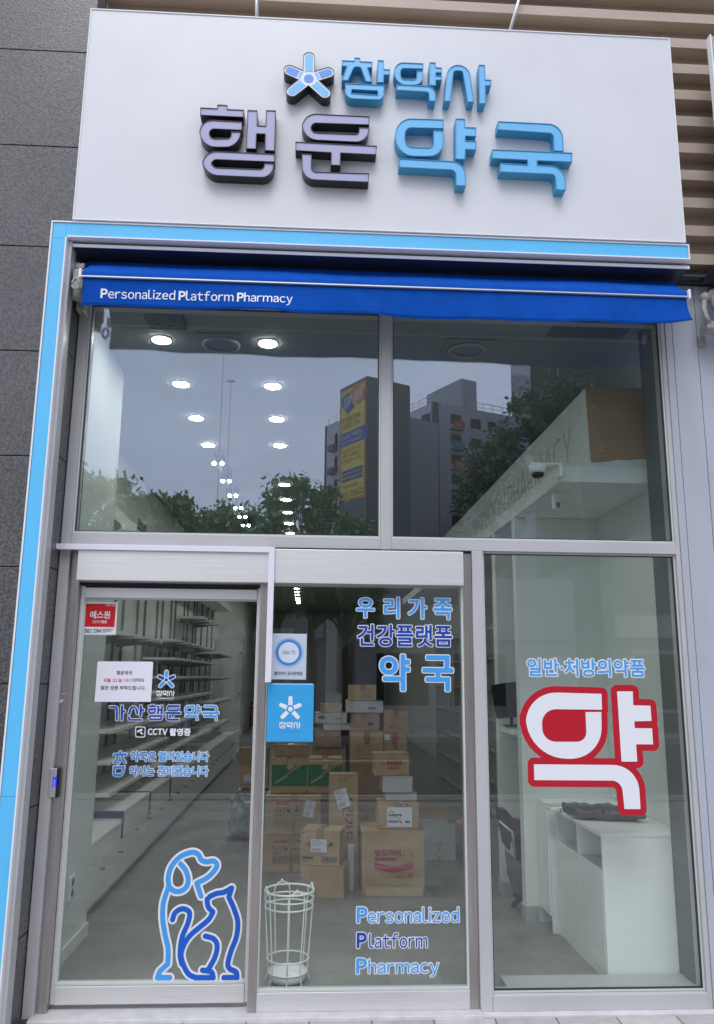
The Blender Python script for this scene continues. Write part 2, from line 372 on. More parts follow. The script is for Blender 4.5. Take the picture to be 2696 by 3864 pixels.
def contours(field, off=0.0, tol=None, outer_only=False):
    F, x0, y0, h = field; G = F - off; ny, nx = G.shape
    G = np.where(np.abs(G) < 1e-12, 1e-12, G); s = G < 0
    code = s[:-1, :-1]*1 + s[:-1, 1:]*2 + s[1:, 1:]*4 + s[1:, :-1]*8
    nxt = {}
    T = {1:[(3,0)],2:[(0,1)],3:[(3,1)],4:[(1,2)],5:[(3,0),(1,2)],6:[(0,2)],7:[(3,2)],8:[(2,3)],9:[(2,0)],10:[(0,1),(2,3)],11:[(2,1)],12:[(1,3)],13:[(1,0)],14:[(0,3)]}
    jj, ii = np.where((code > 0) & (code < 15))
    def key(j, i, e): return ((j, i, 0), (j, i+1, 1), (j+1, i, 0), (j, i, 1))[e]
    for j, i in zip(jj.tolist(), ii.tolist()):
        for a, b in T[int(code[j, i])]: nxt[key(j, i, a)] = key(j, i, b)
    def pt(k):
        j, i, v = k
        if v == 0: a, b = G[j, i], G[j, i+1]; return (x0 + (i + a/(a-b))*h, y0 + j*h)
        a, b = G[j, i], G[j+1, i]; return (x0 + i*h, y0 + (j + a/(a-b))*h)
    loops = []
    while nxt:
        k0, k = nxt.popitem(); l = [pt(k0)]
        while k in nxt and k != k0:
            l.append(pt(k)); k = nxt.pop(k)
        if len(l) > 5:
            l = simplify(l, tol if tol else h*0.14)
            if len(l) > 2: loops.append(l)
    if outer_only:
        def area(l): return sum(a[0]*b[1]-b[0]*a[1] for a, b in zip(l, l[1:]+l[:1]))/2
        big = max(loops, key=lambda l: abs(area(l))); sg = area(big) > 0
        loops = [l for l in loops if (area(l) > 0) == sg]
    return loops
def simplify(l, tol):
    A = np.array(l); n = len(A); k = int(np.argmax(((A-A[0])**2).sum(1))); keep = {0, k}
    st = [(0, k), (k, n)]
    while st:
        a, b = st.pop()
        if b - a < 2: continue
        p, q = A[a], A[b % n]; d = q-p; L = np.hypot(*d)
        seg = A[a+1:b]
        dist = np.abs((seg[:,0]-p[0])*d[1] - (seg[:,1]-p[1])*d[0])/L if L > 1e-12 else np.hypot(*(seg-p).T)
        m = int(np.argmax(dist))
        if dist[m] > tol:
            keep.add(a+1+m); st += [(a, a+1+m), (a+1+m, b)]
    return [tuple(A[i]) for i in sorted(keep)]
def fill_mesh(loops, thick=0.0):
    """filled mesh lying in the local XY plane, z from -thick to 0 (front face at z = 0)"""
    c = bpy.data.curves.new('shape', 'CURVE'); c.dimensions = '2D'; c.fill_mode = 'BOTH' if thick else 'FRONT'; c.extrude = thick/2
    for l in loops:
        sp = c.splines.new('POLY'); sp.points.add(len(l)-1); sp.use_cyclic_u = True
        sp.points.foreach_set('co', [v for p in l for v in (p[0], p[1], 0, 1)])
    o = bpy.data.objects.new('shape', c); COL.objects.link(o)
    dg = bpy.context.evaluated_depsgraph_get(); me = bpy.data.meshes.new_from_object(o.evaluated_get(dg))
    bpy.data.objects.remove(o); bpy.data.curves.remove(c)
    if thick: me.transform(Matrix.Translation((0, 0, -thick/2)))
    for p in me.polygons: p.use_smooth = False
    return me
FACE_OUT = Matrix(((1,0,0,0),(0,0,-1,0),(0,1,0,0),(0,0,0,1)))         # local (x, y, z) -> world (x, -z, y): faces -Y
FACE_LEFT = Matrix(((0,0,-1,0),(-1,0,0,0),(0,1,0,0),(0,0,0,1)))       # faces -X, text runs towards -Y
def decal(name, loops, Y, m, parent, thick=0.0):
    """shape given in world (x, z), standing at depth Y and facing the street"""
    me = fill_mesh(loops, thick); me.transform(Matrix.Translation((0, Y, 0)) @ FACE_OUT)
    return link(name, me, m, parent)
_tc = {}
def text_loops(s):
    if s in _tc: return _tc[s]
    if len(s) > 1 or s.isascii():          # set Latin letters from the wide forms, which share the Korean typeface
        if any('!' <= c <= '~' for c in s):
            loops = []; cur = 0.0
            for c in s:
                if c == ' ': cur += 0.26; continue
                wide = '!' <= c <= '~'
                g = glyph_loops(chr(ord(c) + 0xFEE0) if wide else c)
                xa = min(p[0] for l in g for p in l); xb = max(p[0] for l in g for p in l)
                if wide: loops += [[(p[0] - xa + cur + 0.055, p[1]) for p in l] for l in g]; cur += xb - xa + 0.105
                else: loops += [[(p[0] + cur, p[1]) for p in l] for l in g]; cur += 0.92
            _tc[s] = loops
            return loops
    _tc[s] = glyph_loops(s)
    return _tc[s]
def glyph_loops(s):
    c = bpy.data.curves.new('t', 'FONT'); c.body = s; c.size = 1.0; c.resolution_u = 4
    o = bpy.data.objects.new('t', c); COL.objects.link(o)
    dg = bpy.context.evaluated_depsgraph_get(); me = bpy.data.meshes.new_from_object(o.evaluated_get(dg))
    bpy.data.objects.remove(o); bpy.data.curves.remove(c)
    n = {}
    for p in me.polygons:
        vs = list(p.vertices)
        for a, b in zip(vs, vs[1:] + vs[:1]):
            if (b, a) in n: del n[(b, a)]
            else: n[(a, b)] = 1
    nx = {}
    for a, b in n: nx.setdefault(a, []).append(b)
    loops = []
    while nx:
        a = next(iter(nx)); l = [a]; b = nx[a].pop()
        if not nx[a]: del nx[a]
        while b != l[0] and b in nx:
            l.append(b); q = nx[b].pop()
            if not nx[b]: del nx[b]
            b = q
        loops.append([tuple(me.vertices[i].co[:2]) for i in l])
    bpy.data.meshes.remove(me)
    return loops
def fit(loops, x0, x1, z0, z1):
    A = np.array([p for l in loops for p in l]); lo, hi = A.min(0), A.max(0)
    sx, sz = (x1-x0)/(hi[0]-lo[0]), (z1-z0)/(hi[1]-lo[1])
    return [[(x0 + (p[0]-lo[0])*sx, z0 + (p[1]-lo[1])*sz) for p in l] for l in loops]
def pxbox(f, x0, y0, x1, y1, Y):
    """corners read off a crop -> world x0, x1, z0, z1 at depth Y"""
    a, b, c, d = P(*f(x0, (y0+y1)/2), Y), P(*f(x1, (y0+y1)/2), Y), P(*f((x0+x1)/2, y1), Y), P(*f((x0+x1)/2, y0), Y)
    return a[0], b[0], c[2], d[2]
def text(name, s, box, Y, m, parent, bold=0.0, h=None):
    x0, x1, z0, z1 = box
    lo = fit(text_loops(s), x0+bold, x1-bold, z0+bold, z1-bold)
    if bold > 0:
        h = h or max((z1-z0)/45.0, 0.0006)
        lo = contours(sdf([lo], h=h, band=bold+3*h), bold)
    return decal(name, lo, Y, m, parent)
def outlined(name, lo_groups, strokes, Y, m, parent, rim, bold=0.0, h=0.0012, rim_mat='white_vinyl'):
    """coloured vinyl shape on a wider white rim"""
    F = sdf(lo_groups, strokes, h=h, band=rim+bold+3*h)
    o = decal(name, contours(F, rim+bold), Y, rim_mat, parent)
    decal('colour_layer', contours(F, bold), Y-0.0012, m, o)
    return o
def out_text(name, s, box, Y, m, parent, rim, bold, h=0.0012):
    x0, x1, z0, z1 = box; q = rim + bold
    return outlined(name, [fit(text_loops(s), x0+q, x1-q, z0+q, z1-q)], (), Y, m, parent, rim, bold, h)

# ================================================================== GROUND
struct(MB().box(-150, 150, -150, -0.055, -0.60, -0.004).build('pavement', 'pavers'))
struct(MB().box(-150, 150, -17.0, -7.0, -0.59, 0.002).build('road', 'asphalt'))
for x in range(-9, 10):
    pass
mk = MB()
for x in range(-14, 15): mk.box(x*4.0, x*4.0+2.0, -12.08, -11.95, 0.001, 0.006)
mk.box(-60, 60, -7.35, -7.25, 0.001, 0.006); mk.box(-60, 60, -16.75, -16.65, 0.001, 0.006)
struct(mk.build('road_marking', 'paint'))
struct(MB().box(-60, 60, -7.0, -6.8, -0.1, 0.03, 0.01).box(-60, 60, -17.2, -17.0, -0.1, 0.12, 0.01).build('kerb', 'kerb'))

# ================================================================== FACADE
# dark granite wall, left
g = thing('granite_wall', 'dark grey granite tiled wall left of the blue frame', 'wall', (-3.2, 0, 0))
jz = [0.0, 0.39, 0.98, 1.57, 2.16, 2.75, 3.34, 3.96, 4.59, 5.22, 5.85, 6.5, 7.2]
tl = MB()
for a, b in zip(jz, jz[1:]):
    for xa, xb in ((-5.2, -3.4), (-3.394, -1.355)): tl.box(xa, xb, -0.13, 0.02, a+0.003, b-0.003, 0.002)
tl.build('tile_facing', 'granite', g)
MB().box(-5.2, -1.36, -0.122, 0.35, 0, 7.2).build('joint_backing', 'joint', g)
# upper storey above the louvres
ub = thing('upper_wall', 'grey upper storey wall above the beige louvres', 'wall', (1, 0.1, 5.95))
MB().box(-1.30, 4.2, 0.05, 0.5, 5.93, 8.5).build('wall', 'conc', ub)
wf = MB().box(1.9, 4.0, 0.0, 0.045, 6.02, 7.2).build('window', 'panel_grey', ub)
MB().box(2.0, 2.45, -0.006, -0.001, 6.06, 7.1).box(2.5, 3.9, -0.006, -0.001, 6.06, 7.1).build('pane', 'win_dark', wf)
# louvres
lv = MB(); lv.box(-1.34, 4.2, -0.006, 0.03, 3.95, 5.93)
zb = 4.013
while zb < 5.9:
    lv.prism([(-0.105, zb), (-0.105, zb+0.066), (-0.0055, zb+0.072), (-0.0055, zb+0.004)], 'x', -1.33, 4.2)
    zb += 0.1842
for xx in (2.155, 2.9): lv.box(xx, xx+0.014, -0.018, -0.007, 4.0, 5.9)
tag(lv.build('louver_cladding', 'louver'), 'beige metal louvre cladding above and right of the white sign', 'cladding')
# blue surround
s = thing('door_surround', 'sky blue L-shaped surround frame around the shopfront', 'frame', (-1.42, -0.17, 0))
MB().box(-1.458, -1.386, -0.236, -0.131, 0, 4.048).box(-1.386, 2.100, -0.236, -0.106, 3.970, 4.048).build('return_panel', 'frame_grey', s)
MB().box(-1.457, -1.387, -0.240, -0.237, 0, 1.048).box(-1.457, -1.387, -0.240, -0.237, 1.0495, 3.9555).box(-1.457, -1.387, -0.240, -0.237, 3.957, 4.046).box(-1.386, 2.099, -0.240, -0.237, 3.971, 4.046).build('blue_panel', 'sky_blue', s)
MB().box(-1.467, -1.459, -0.246, -0.131, 0, 4.056).box(-1.3855, -1.378, -0.246, -0.131, 0, 3.962).box(-1.4585, 2.101, -0.246, -0.107, 4.0485, 4.056).box(-1.3775, 2.101, -0.246, -0.16, 3.962, 3.9695).box(2.1015, 2.109, -0.246, -0.107, 3.962, 4.056).build('edge_trim', 'trim_white', s)
MB().box(-1.3845, -1.357, -0.213, -0.131, 0, 3.955).build('inner_return', 'frame_grey', s)

# ------------------------------------------------------------------ main sign
SY = -0.25
sg = thing('shop_sign', 'large white pharmacy sign board with raised Korean letters', 'sign', (0.37, -0.18, 4.06))
MB().box(-1.347, 2.081, SY, -0.106, 4.068, 5.407).build('panel', 'sign_white', sg)
MB().box(-1.353, -1.3472, SY-0.005, -0.106, 4.062, 5.413).box(2.0812, 2.087, SY-0.005, -0.106, 4.062, 5.413).box(-1.347, 2.081, SY-0.005, -0.106, 5.4072, 5.413).box(-1.347, 2.081, SY-0.005, -0.106, 4.062, 4.0678).build('edge_trim', 'trim_white', sg)
FY = SY - 0.070
def sign_loops(f, polys, Y=FY):
    groups = []
    for g_ in polys:
        groups.append([[(lambda q: (q[0], q[2]))(P(*f(px, py), Y)) for px, py in rounded(l)] for l in g_])
    return groups
LT = {}
f1, f2 = zz(730, 370, .21223), zz(1100, 400, .21223)
f3, f4 = zz(1470, 420, .21848), zz(1830, 430, .21848)
f6, f7, f8 = zz(1270, 190, .13733), zz(1470, 210, .13733), zz(1660, 220, .13733)
LT['haeng'] = sign_loops(f1, [
    [[(125,160),(422,176),(428,108),(606,118),(606,190),(903,202),(890,335),(120,298)]],
    [[(868,412),(100,370,250),(112,865,290),(838,868,270),(845,592),(672,586),(668,708,70),(288,715,100),(286,538,90),(866,566)]],
    [[(965,206),(1142,213),(1138,478),(1285,486),(1293,208),(1469,214),(1448,935),(1268,926),(1276,634),(1126,630),(1116,900),(935,893)]],
    [[(1448,986),(160,925,260),(150,1360,290),(1425,1415,220),(1430,1156),(1262,1146),(1250,1258,70),(330,1222,90),(326,1084,90),(1448,1132)]]])
LT['un'] = sign_loops(f2, [
    [[(1394,178),(188,118,260),(186,588,280),(1372,645,230),(1384,374),(1204,368),(1200,495,60),(352,462,95),(354,294,95),(1388,330)]],
    [[(72,628),(1523,702),(1510,860),(880,830),(876,1052),(700,1046),(708,824),(74,787)]],
    [[(184,838),(364,846),(358,1160,80),(1385,1190),(1374,1350),(186,1298,230)]]])
LT['yak'] = sign_loops(f3, [
    [[(945,133),(100,108,290),(108,768,330),(935,772,250),(941,320),(762,314),(762,622,90),(278,606,130),(274,272,110),(946,290)]],
    [[(1145,118),(1311,125),(1313,266),(1503,270),(1503,426),(1318,420),(1318,496),(1505,502),(1503,656),(1320,650),(1312,823),(1144,818)]],
    [[(172,806),(1318,866,230),(1328,1280),(1157,1276),(1145,1008,80),(172,958)]]])
LT['guk'] = sign_loops(f4, [
    [[(228,118),(1355,172,250),(1367,638),(1199,632),(1188,327,70),(227,264)]],
    [[(130,603),(1516,662),(1518,823),(912,799),(914,870),(1394,898,250),(1408,1308),(1237,1300),(1220,1035,70),(264,993),(267,836),(742,866),(738,789),(130,760)]]])
LT['cham'] = sign_loops(f6, [
    [[(152,258),(490,272),(496,184),(662,192),(664,286),(999,304),(992,462),(862,458),(987,852),(812,842),(668,440,60),(490,436,60),(318,814),(146,810),(284,422),(150,417)]],
    [[(1140,254),(1311,262),(1313,503),(1479,507),(1472,660),(1309,656),(1301,876),(1117,866)]],
    [[(240,886),(1328,938),(1300,1350,170),(236,1305,220)], [(425,1060),(1134,1096),(1137,1206),(413,1160)]]])
LT['yak_small'] = sign_loops(f7, [
    [[(942,197),(128,160,270),(138,784,330),(924,792,220),(934,398),(758,392),(745,642,80),(316,628,110),(312,330,100),(939,352)]],
    [[(1106,168),(1279,176),(1281,306),(1449,314),(1447,457),(1288,452),(1288,528),(1447,536),(1445,662),(1284,658),(1281,809),(1096,803)]],
    [[(200,772),(1280,832,230),(1273,1240),(1094,1226),(1089,985,70),(198,933)]]])
LT['sa'] = sign_loops(f8, [
    [[(124,1165),(218,160,290),(812,178,290),(946,1190),(774,1186),(630,328,70),(390,326,70),(298,1166)]],
    [[(1074,164),(1250,170),(1261,575),(1427,580),(1421,736),(1266,735),(1267,1232),(1091,1231)]]])
def channel_letter(key, side, face, label, rim_in=0.0035, depth=0.070):
    F = sdf(LT[key], h=0.0016, band=0.012)
    root = None
    outer = contours(F, 0.0, tol=0.0004); inner = contours(F, -rim_in, tol=0.0004)
    b = decal('letter', outer, FY + 0.006, side, sg, depth - 0.006)
    b['label'] = label
    decal('rim', outer + inner, FY, side, b, 0.0059)
    decal('face', contours(F, -rim_in-0.0004, tol=0.0004), FY + 0.004, face, b, 0.0015)
channel_letter('haeng', 'letter_dark', 'face_lilac', 'black sided letter 행')
channel_letter('un', 'letter_dark', 'face_lilac', 'black sided letter 운')
channel_letter('yak', 'letter_side', 'face_blue', 'large light blue letter 약')
channel_letter('guk', 'letter_side', 'face_blue', 'large light blue letter 국')
channel_letter('cham', 'letter_side', 'face_blue', 'small light blue letter 참')
channel_letter('yak_small', 'letter_side', 'face_blue', 'small light blue letter 약')
channel_letter('sa', 'letter_side', 'face_blue', 'small light blue letter 사')
# five armed emblem: unit description, reused on the door vinyl and the blue plate
def star_shapes(f, Y, c, arms, rad):
    w_ = lambda x, y: (lambda q: (q[0], q[2]))(P(*f(x, y), Y))
    C = w_(*c); E_ = [w_(*a) for a in arms]
    r_ = abs(w_(c[0]+rad, c[1])[0] - C[0])
    return C, E_, r_
f5 = zz(1050, 180, .14981)
ARM = [(782,232),(290,556),(1268,612),(352,1088),(1178,1130)]
C, E5, r5 = star_shapes(f5, FY, (772,765), ARM, 152)
Fs = sdf((), [([C, e], r5) for e in E5], h=0.0014, band=0.012)
b = decal('emblem', contours(Fs), FY + 0.004, 'letter_dark', sg, 0.064); b['label'] = 'five armed star emblem in white and two blues'
decal('rim', contours(Fs) + contours(Fs, -0.003), FY, 'letter_dark', b, 0.0039)
decal('face', contours(Fs, -0.0034), FY + 0.0025, 'white_vinyl', b, 0.001)
def star_inner(C, E_, r_, Y, mats, parent, hub=0.80, ring=1.38, lens=True):
    for e, m in zip(E_, mats):
        d = (e[0]-C[0], e[1]-C[1]); L = math.hypot(*d); u = (d[0]/L, d[1]/L)
        F = sdf((), [([C, e], r_*0.64)], h=r_/40, band=0.01); FF, x0, y0, h = F
        xs = x0 + np.arange(FF.shape[1])*h; ys = y0 + np.arange(FF.shape[0])*h
        hole = r_*ring - np.hypot(xs[None, :]-C[0], ys[:, None]-C[1])
        if lens and m == mats[1]:
            bow = (xs[None, :]-C[0])*u[0] + (ys[:, None]-C[1])*u[1] - 0.25*np.abs(-(xs[None, :]-C[0])*u[1] + (ys[:, None]-C[1])*u[0])**2/r_
            l2 = np.maximum(FF, np.maximum(r_*1.40 - np.hypot(xs[None, :]-C[0], ys[:, None]-C[1]), np.hypot(xs[None, :]-C[0]+u[0]*r_*-0.35, ys[:, None]-C[1]-u[1]*r_*0.35)-r_*1.42))
            lo = contours((l2, x0, y0, h))
            if lo: decal('emblem_lens', lo, Y, mats[0], parent)
            hole = r_*2.0 - np.hypot(xs[None, :]-C[0], ys[:, None]-C[1])
        lo = contours((np.maximum(FF, hole), x0, y0, h))
        decal('emblem_arm', lo, Y, m, parent)
    cir = [[(C[0]+math.cos(t)*r_*hub, C[1]+math.sin(t)*r_*hub) for t in np.linspace(0, 2*math.pi, 33)[:-1]]]
    decal('emblem_hub', cir, Y, mats[1], parent)
FB = M['face_blue']; 
star_inner(C, E5, r5, FY + 0.0008, ['face_blue','star_mid','star_mid','face_blue','face_blue'], b)
# stays that hold the sign
for k, (a, c_) in enumerate((((-0.392,-0.245,5.408), P(966,-140,-0.06)), ((1.112,-0.245,5.408), P(1998,-140,-0.06)))):
    o = MB().tube([a, tuple(c_)], 0.0095, 10).build('sign_stay', 'alu')
    tag(o, ['thin grey metal stay rod rising from the sign top left of centre', 'thin grey metal stay rod leaning right from the sign top above its right half'][k], 'rod', 'stay rods holding the sign')

# ------------------------------------------------------------------ awning
aw = thing('awning', 'folded royal blue fabric awning with white lettering on its valance', 'awning', (0.4, -0.16, 3.54))
xL, xR = -1.268, 2.058
n = 60; mb = MB(); prev = None
for i in range(n+1):
    x = xL + (xR-xL)*i/n; k = i/n
    wv = 0.004*math.sin(k*9) + 0.003*math.sin(k*23+1)
    pts = [(x - 0.03*(1-k)*0 + (0.045 if i == 0 else (-0.045 if i == n else 0)), -0.045, 3.915), (x, -0.15, 3.845+wv), (x, -0.225, 3.785+wv), (x, -0.268, 3.752), (x, -0.276, 3.742), (x, -0.276, 3.715)]
    row = [mb.bm.verts.new(p) for p in pts]
    if prev:
        for j in range(len(row)-1):
            fc = mb.bm.faces.new((prev[j], row[j], row[j+1], prev[j+1])); fc.smooth = True
    prev = row
mb.build('fabric_top', 'awning', aw)
def val_bottom(k):
    return 3.553 - 0.006*math.sin(k*math.pi) - 0.010*max(0, math.sin((k-0.45)*5.2))*(k > 0.45) + 0.012*max(0, (k-0.86)/0.14)*0 + 0.0035*math.sin(k*31) + (0.016*((k-0.9)/0.1)**2 if k > 0.9 else 0)
mb = MB(); prev = None; n = 110; nr = 8
def val_pt(k, v):
    x = xL + 0.006 + (xR - xL - 0.012)*k + (0.014*v*v*(k-0.93)/0.07 if k > 0.93 else 0)
    z = 3.706 + (val_bottom(k)-3.706)*v
    y = -0.276 + v*(0.010*math.sin(k*13+0.6) + 0.005*math.sin(k*37)*v + 0.004*math.sin(k*71+2)*v*v) + (-0.03*v*v*((k-0.9)/0.1)**2 if k > 0.9 else 0) + (0.0035 if 0.638 < k < 0.648 else 0)
    return (x, y, z)
for i in range(n+1):
    row = [mb.bm.verts.new(val_pt(i/n, j/nr)) for j in range(nr+1)]
    if prev:
        for j in range(nr):
            fc = mb.bm.faces.new((prev[j], row[j], row[j+1], prev[j+1])); fc.smooth = True
    prev = row
vl = mb.build('valance', 'awning', aw, keep=True)
so_ = vl.modifiers.new('thick', 'SOLIDIFY'); so_.thickness = 0.0015; so_.offset = 0
hm = MB()
hm.tube([(p[0], p[1]-0.001, p[2]+0.002) for p in [val_pt(i/n, 1.0) for i in range(n+1)]], 0.0024, 6)
hm.build('hem', 'awning', vl)
x0, x1 = P(380,1100,-0.285)[0], P(1104,1140,-0.285)[0]; zt, z0_ = P(380,1083.5,-0.285)[2], P(1090,1152,-0.285)[2]
lo = fit(text_loops('Personalized Platform Pharmacy'), x0, x1, z0_, zt)
# heavier capital P's
F = sdf([lo], h=0.0009, band=0.006); FF, fx, fy, fh = F
A = np.array([p for l in lo for p in l]); xs = fx + np.arange(FF.shape[1])*fh
ends = sorted({round(a[0], 4): (min(p[0] for p in l), max(p[0] for p in l)) for l in lo for a in [min(l)]}.values())
words = [ends[0]] + [b_ for a, b_ in zip(ends, ends[1:]) if b_[0] - max(e_[1] for e_ in ends if e_[0] <= a[0]) > 0.012]
caps = [w_ for w_ in words]
wgt = np.full(len(xs), 0.0006)
for a, c_ in caps:
    wgt[(xs > a-0.012) & (xs < c_+0.005)] = 0.0026
tx = fill_mesh(contours((FF - wgt[None, :], fx, fy, fh)))
def on_valance(me):
    bm_ = bmesh.new(); bm_.from_mesh(me); bmesh.ops.triangulate(bm_, faces=bm_.faces)
    bmesh.ops.subdivide_edges(bm_, edges=[e for e in bm_.edges if e.calc_length() > 0.03], cuts=1)
    for v in bm_.verts:
        x, z = v.co.x, v.co.y; k = (x - xL - 0.006)/(xR-xL-0.012); vv = (3.706 - z)/(3.706 - val_bottom(k))
        v.co = (x, val_pt(k, vv)[1] - 0.0035, z)
    bm_.to_mesh(me); bm_.free()
on_valance(tx); lt_ = link('lettering', tx, 'white_vinyl', aw); lt_['label'] = 'white words Personalized Platform Pharmacy'
MB().box(xL-0.004, xR+0.002, -0.290, -0.262, 3.706, 3.7145, 0.002).build('front_bar', 'alu', aw)
for x in (xL-0.016, xR+0.002): MB().box(x, x+0.014, -0.292, -0.25, 3.700, 3.755, 0.004).build('end_cap', 'trim_white', aw)
MB().box(-1.356, 2.118, -0.200, -0.02, 3.927, 3.941).build('hood', 'hood', aw)
MB().box(-1.356, 2.122, -0.207, -0.2005, 3.924, 3.944, 0.002).build('drip_edge', 'trim_white', aw)
MB().tube([(-1.31,-0.06,3.88),(2.09,-0.06,3.88)], 0.035, 14).build('roller', 'awning', aw)
br = MB().box(-1.345, -1.30, -0.10, 0.0, 3.60, 3.86, 0.008).box(-1.345, -1.285, -0.20, -0.08, 3.68, 3.80, 0.012).tube([(-1.318,-0.17,3.63),(-1.318,-0.17,3.74)], 0.026, 14).build('arm_bracket', 'bracket', aw)
rg = [(-1.295 + 0.018*math.cos(t), -0.285, 3.665 + 0.03*math.sin(t)) for t in np.linspace(0, 2*math.pi, 20)[:-1]]
MB().tube(rg, 0.0075, 8, closed=True).build('crank_eye', 'bracket', aw)

# ------------------------------------------------------------------ right hand cladding and the neighbour's things
mc = MB().box(2.043, 4.2, 0.006, 0.1, 0, 3.93)
for xa, xb in ((2.046, 2.086), (2.0895, 2.234), (2.238, 2.43), (2.434, 3.3), (3.305, 4.2)): mc.box(xa, xb, -0.004, 0.0055, 0.0, 3.925, 0.0015)
tag(mc.build('metal_cladding', 'panel_grey'), 'pale grey grooved metal cladding right of the window', 'cladding')
tag(MB().box(2.043, 4.2, -0.045, 0.1, 3.9305, 3.9495).box(2.13, 4.2, -0.1, -0.0455, 3.935, 3.949).build('soffit_board', 'hood'), 'dark soffit board under the louvres at the right edge', 'soffit')
ns = thing('neighbour_sign', 'sliver of a pale sign box at the upper right edge', 'sign', (3.1, -0.22, 4.2))
MB().box(2.318, 4.2, -0.30, -0.262, 4.20, 5.40).build('panel', 'louver', ns)
MB().box(2.309, 2.3175, -0.306, -0.262, 4.194, 5.406).build('edge_trim', 'trim_white', ns)
na = thing('neighbour_awning', 'grey folding awning bracket and dark hood at the right edge', 'awning', (2.6, -0.1, 3.5))
MB().prism([(-0.36, 3.93), (-0.36, 3.945), (-0.05, 3.932), (-0.05, 3.918)], 'x', 2.26, 4.2).build('hood', 'hood', na)
MB().tube([(2.255,-0.09,3.80),(2.235,-0.12,3.76),(2.222,-0.14,3.71),(2.222,-0.15,3.66),(2.235,-0.15,3.62)], 0.016, 12).tube([(2.30,-0.11,3.84),(2.30,-0.12,3.74),(2.36,-0.13,3.70)], 0.028, 14).sphere((2.255,-0.1,3.80), 0.035).build('folding_arm', 'bracket', na)
MB().box(2.222, 2.40, -0.16, -0.06, 3.585, 3.635, 0.008).box(2.235, 2.275, -0.03, -0.006, 3.535, 3.60, 0.003).build('wall_bracket', 'bracket', na)
MB().tube([(2.30,-0.06,3.86),(4.1,-0.06,3.86)], 0.03, 12).build('roller', 'hood', na)

# ------------------------------------------------------------------ shopfront
GU, GL = 0.030, 0.040
sf = thing('shopfront', 'grey aluminium shopfront with two tall upper panes and one lower right pane', 'window', (0.35, 0.06, 0))
MB().box(-1.352, -1.297, 0, 0.12, 0.0, 3.80, 0.003).build('post', 'frame_grey', sf)
MB().box(2.018, 2.0425, 0, 0.12, 0.0, 3.80, 0.003).build('post', 'frame_grey', sf)
MB().box(-1.2965, 0.3655, 0, 0.12, 2.303, 2.366, 0.002).box(0.4245, 2.0175, 0, 0.12, 2.303, 2.366, 0.002).build('transom', 'frame_grey', sf)
MB().box(0.366, 0.424, -0.002, 0.12, 2.301, 3.7, 0.003).build('mullion', 'frame_grey', sf)
MB().box(0.868, 0.929, -0.001, 0.12, 0.0, 2.3025, 0.003).build('mullion', 'frame_grey', sf)
MB().box(-1.2965, 2.0175, 0, 0.12, 3.70, 3.80).build('head', 'frame_grey', sf)
MB().prism([(-0.004, 0.008), (-0.004, 0.076), (0.030, 0.083), (0.11, 0.083), (0.11, 0.008)], 'x', 0.9295, 2.0175).build('sill', 'frame_grey', sf)
def beads(x0, x1, z0, z1, Y, wd=0.009):
    return MB().box(x0, x0+wd, Y-0.02, Y-0.004, z0, z1).box(x1-wd, x1, Y-0.02, Y-0.004, z0, z1).box(x0+wd, x1-wd, Y-0.02, Y-0.004, z0, z0+wd).box(x0+wd, x1-wd, Y-0.02, Y-0.004, z1-wd, z1)
def pane(name, x0, x1, z0, z1, Y, m, parent):
    return MB().box(x0, x1, Y, Y+0.008, z0, z1).build(name, m, parent)
for (x0, x1, z0, z1, Y, m) in ((-1.2965, 0.3655, 2.3665, 3.6995, GU, 'glass_up'), (0.4245, 2.0175, 2.3665, 3.6995, GU, 'glass_up'), (0.9295, 2.0175, 0.0835, 2.3025, GL, 'glass_low')):
    g_ = pane('glass_pane', x0+0.001, x1-0.001, z0+0.001, z1-0.001, Y, m, sf)
    beads(x0+0.0005, x1-0.0005, z0+0.0005, z1-0.0005, Y, 0.009).build('glazing_bead', 'seal', g_)
    gk = 0.0095
    beads(x0+gk, x1-gk, z0+gk, z1-gk, Y+0.004, 0.005).build('gasket', 'gasket', g_)
# door frame
df = thing('door_frame', 'stainless steel door frame with a deep header panel', 'door frame', (-0.2, 0.03, 0))
MB().box(-1.247, 0.815, -0.03, 0.15, 2.108, 2.291, 0.002).build('header_cover', 'steel', df)
MB().box(-1.2965, 0.8675, 0.02, 0.15, 2.2915, 2.3025).build('header_gap', 'gasket', df)
MB().box(-1.2965, -1.2475, 0.035, 0.16, 0.012, 2.291, 0.002).build('jamb', 'steel_dark', df)
MB().box(-0.281, -0.238, 0.012, 0.06, 0.012, 2.1075, 0.002).build('jamb', 'steel_dark', df)
MB().box(0.8185, 0.8675, 0.022, 0.15, 0.012, 2.291, 0.002).build('jamb', 'steel_dark', df)
MB().box(-1.2465, -0.2815, 0.09, 0.15, 2.08, 2.1075).build('track', 'gasket', df)
MB().box(-1.31, 0.868, -0.055, 0.2, -0.02, 0.0115, 0.003).build('threshold', 'white_stone', df)
tag(MB().box(0.8685, 2.043, -0.05, -0.002, -0.02, 0.0075, 0.003).build('base_strip', 'white_stone'), 'white mortar strip under the lower right window', 'strip')
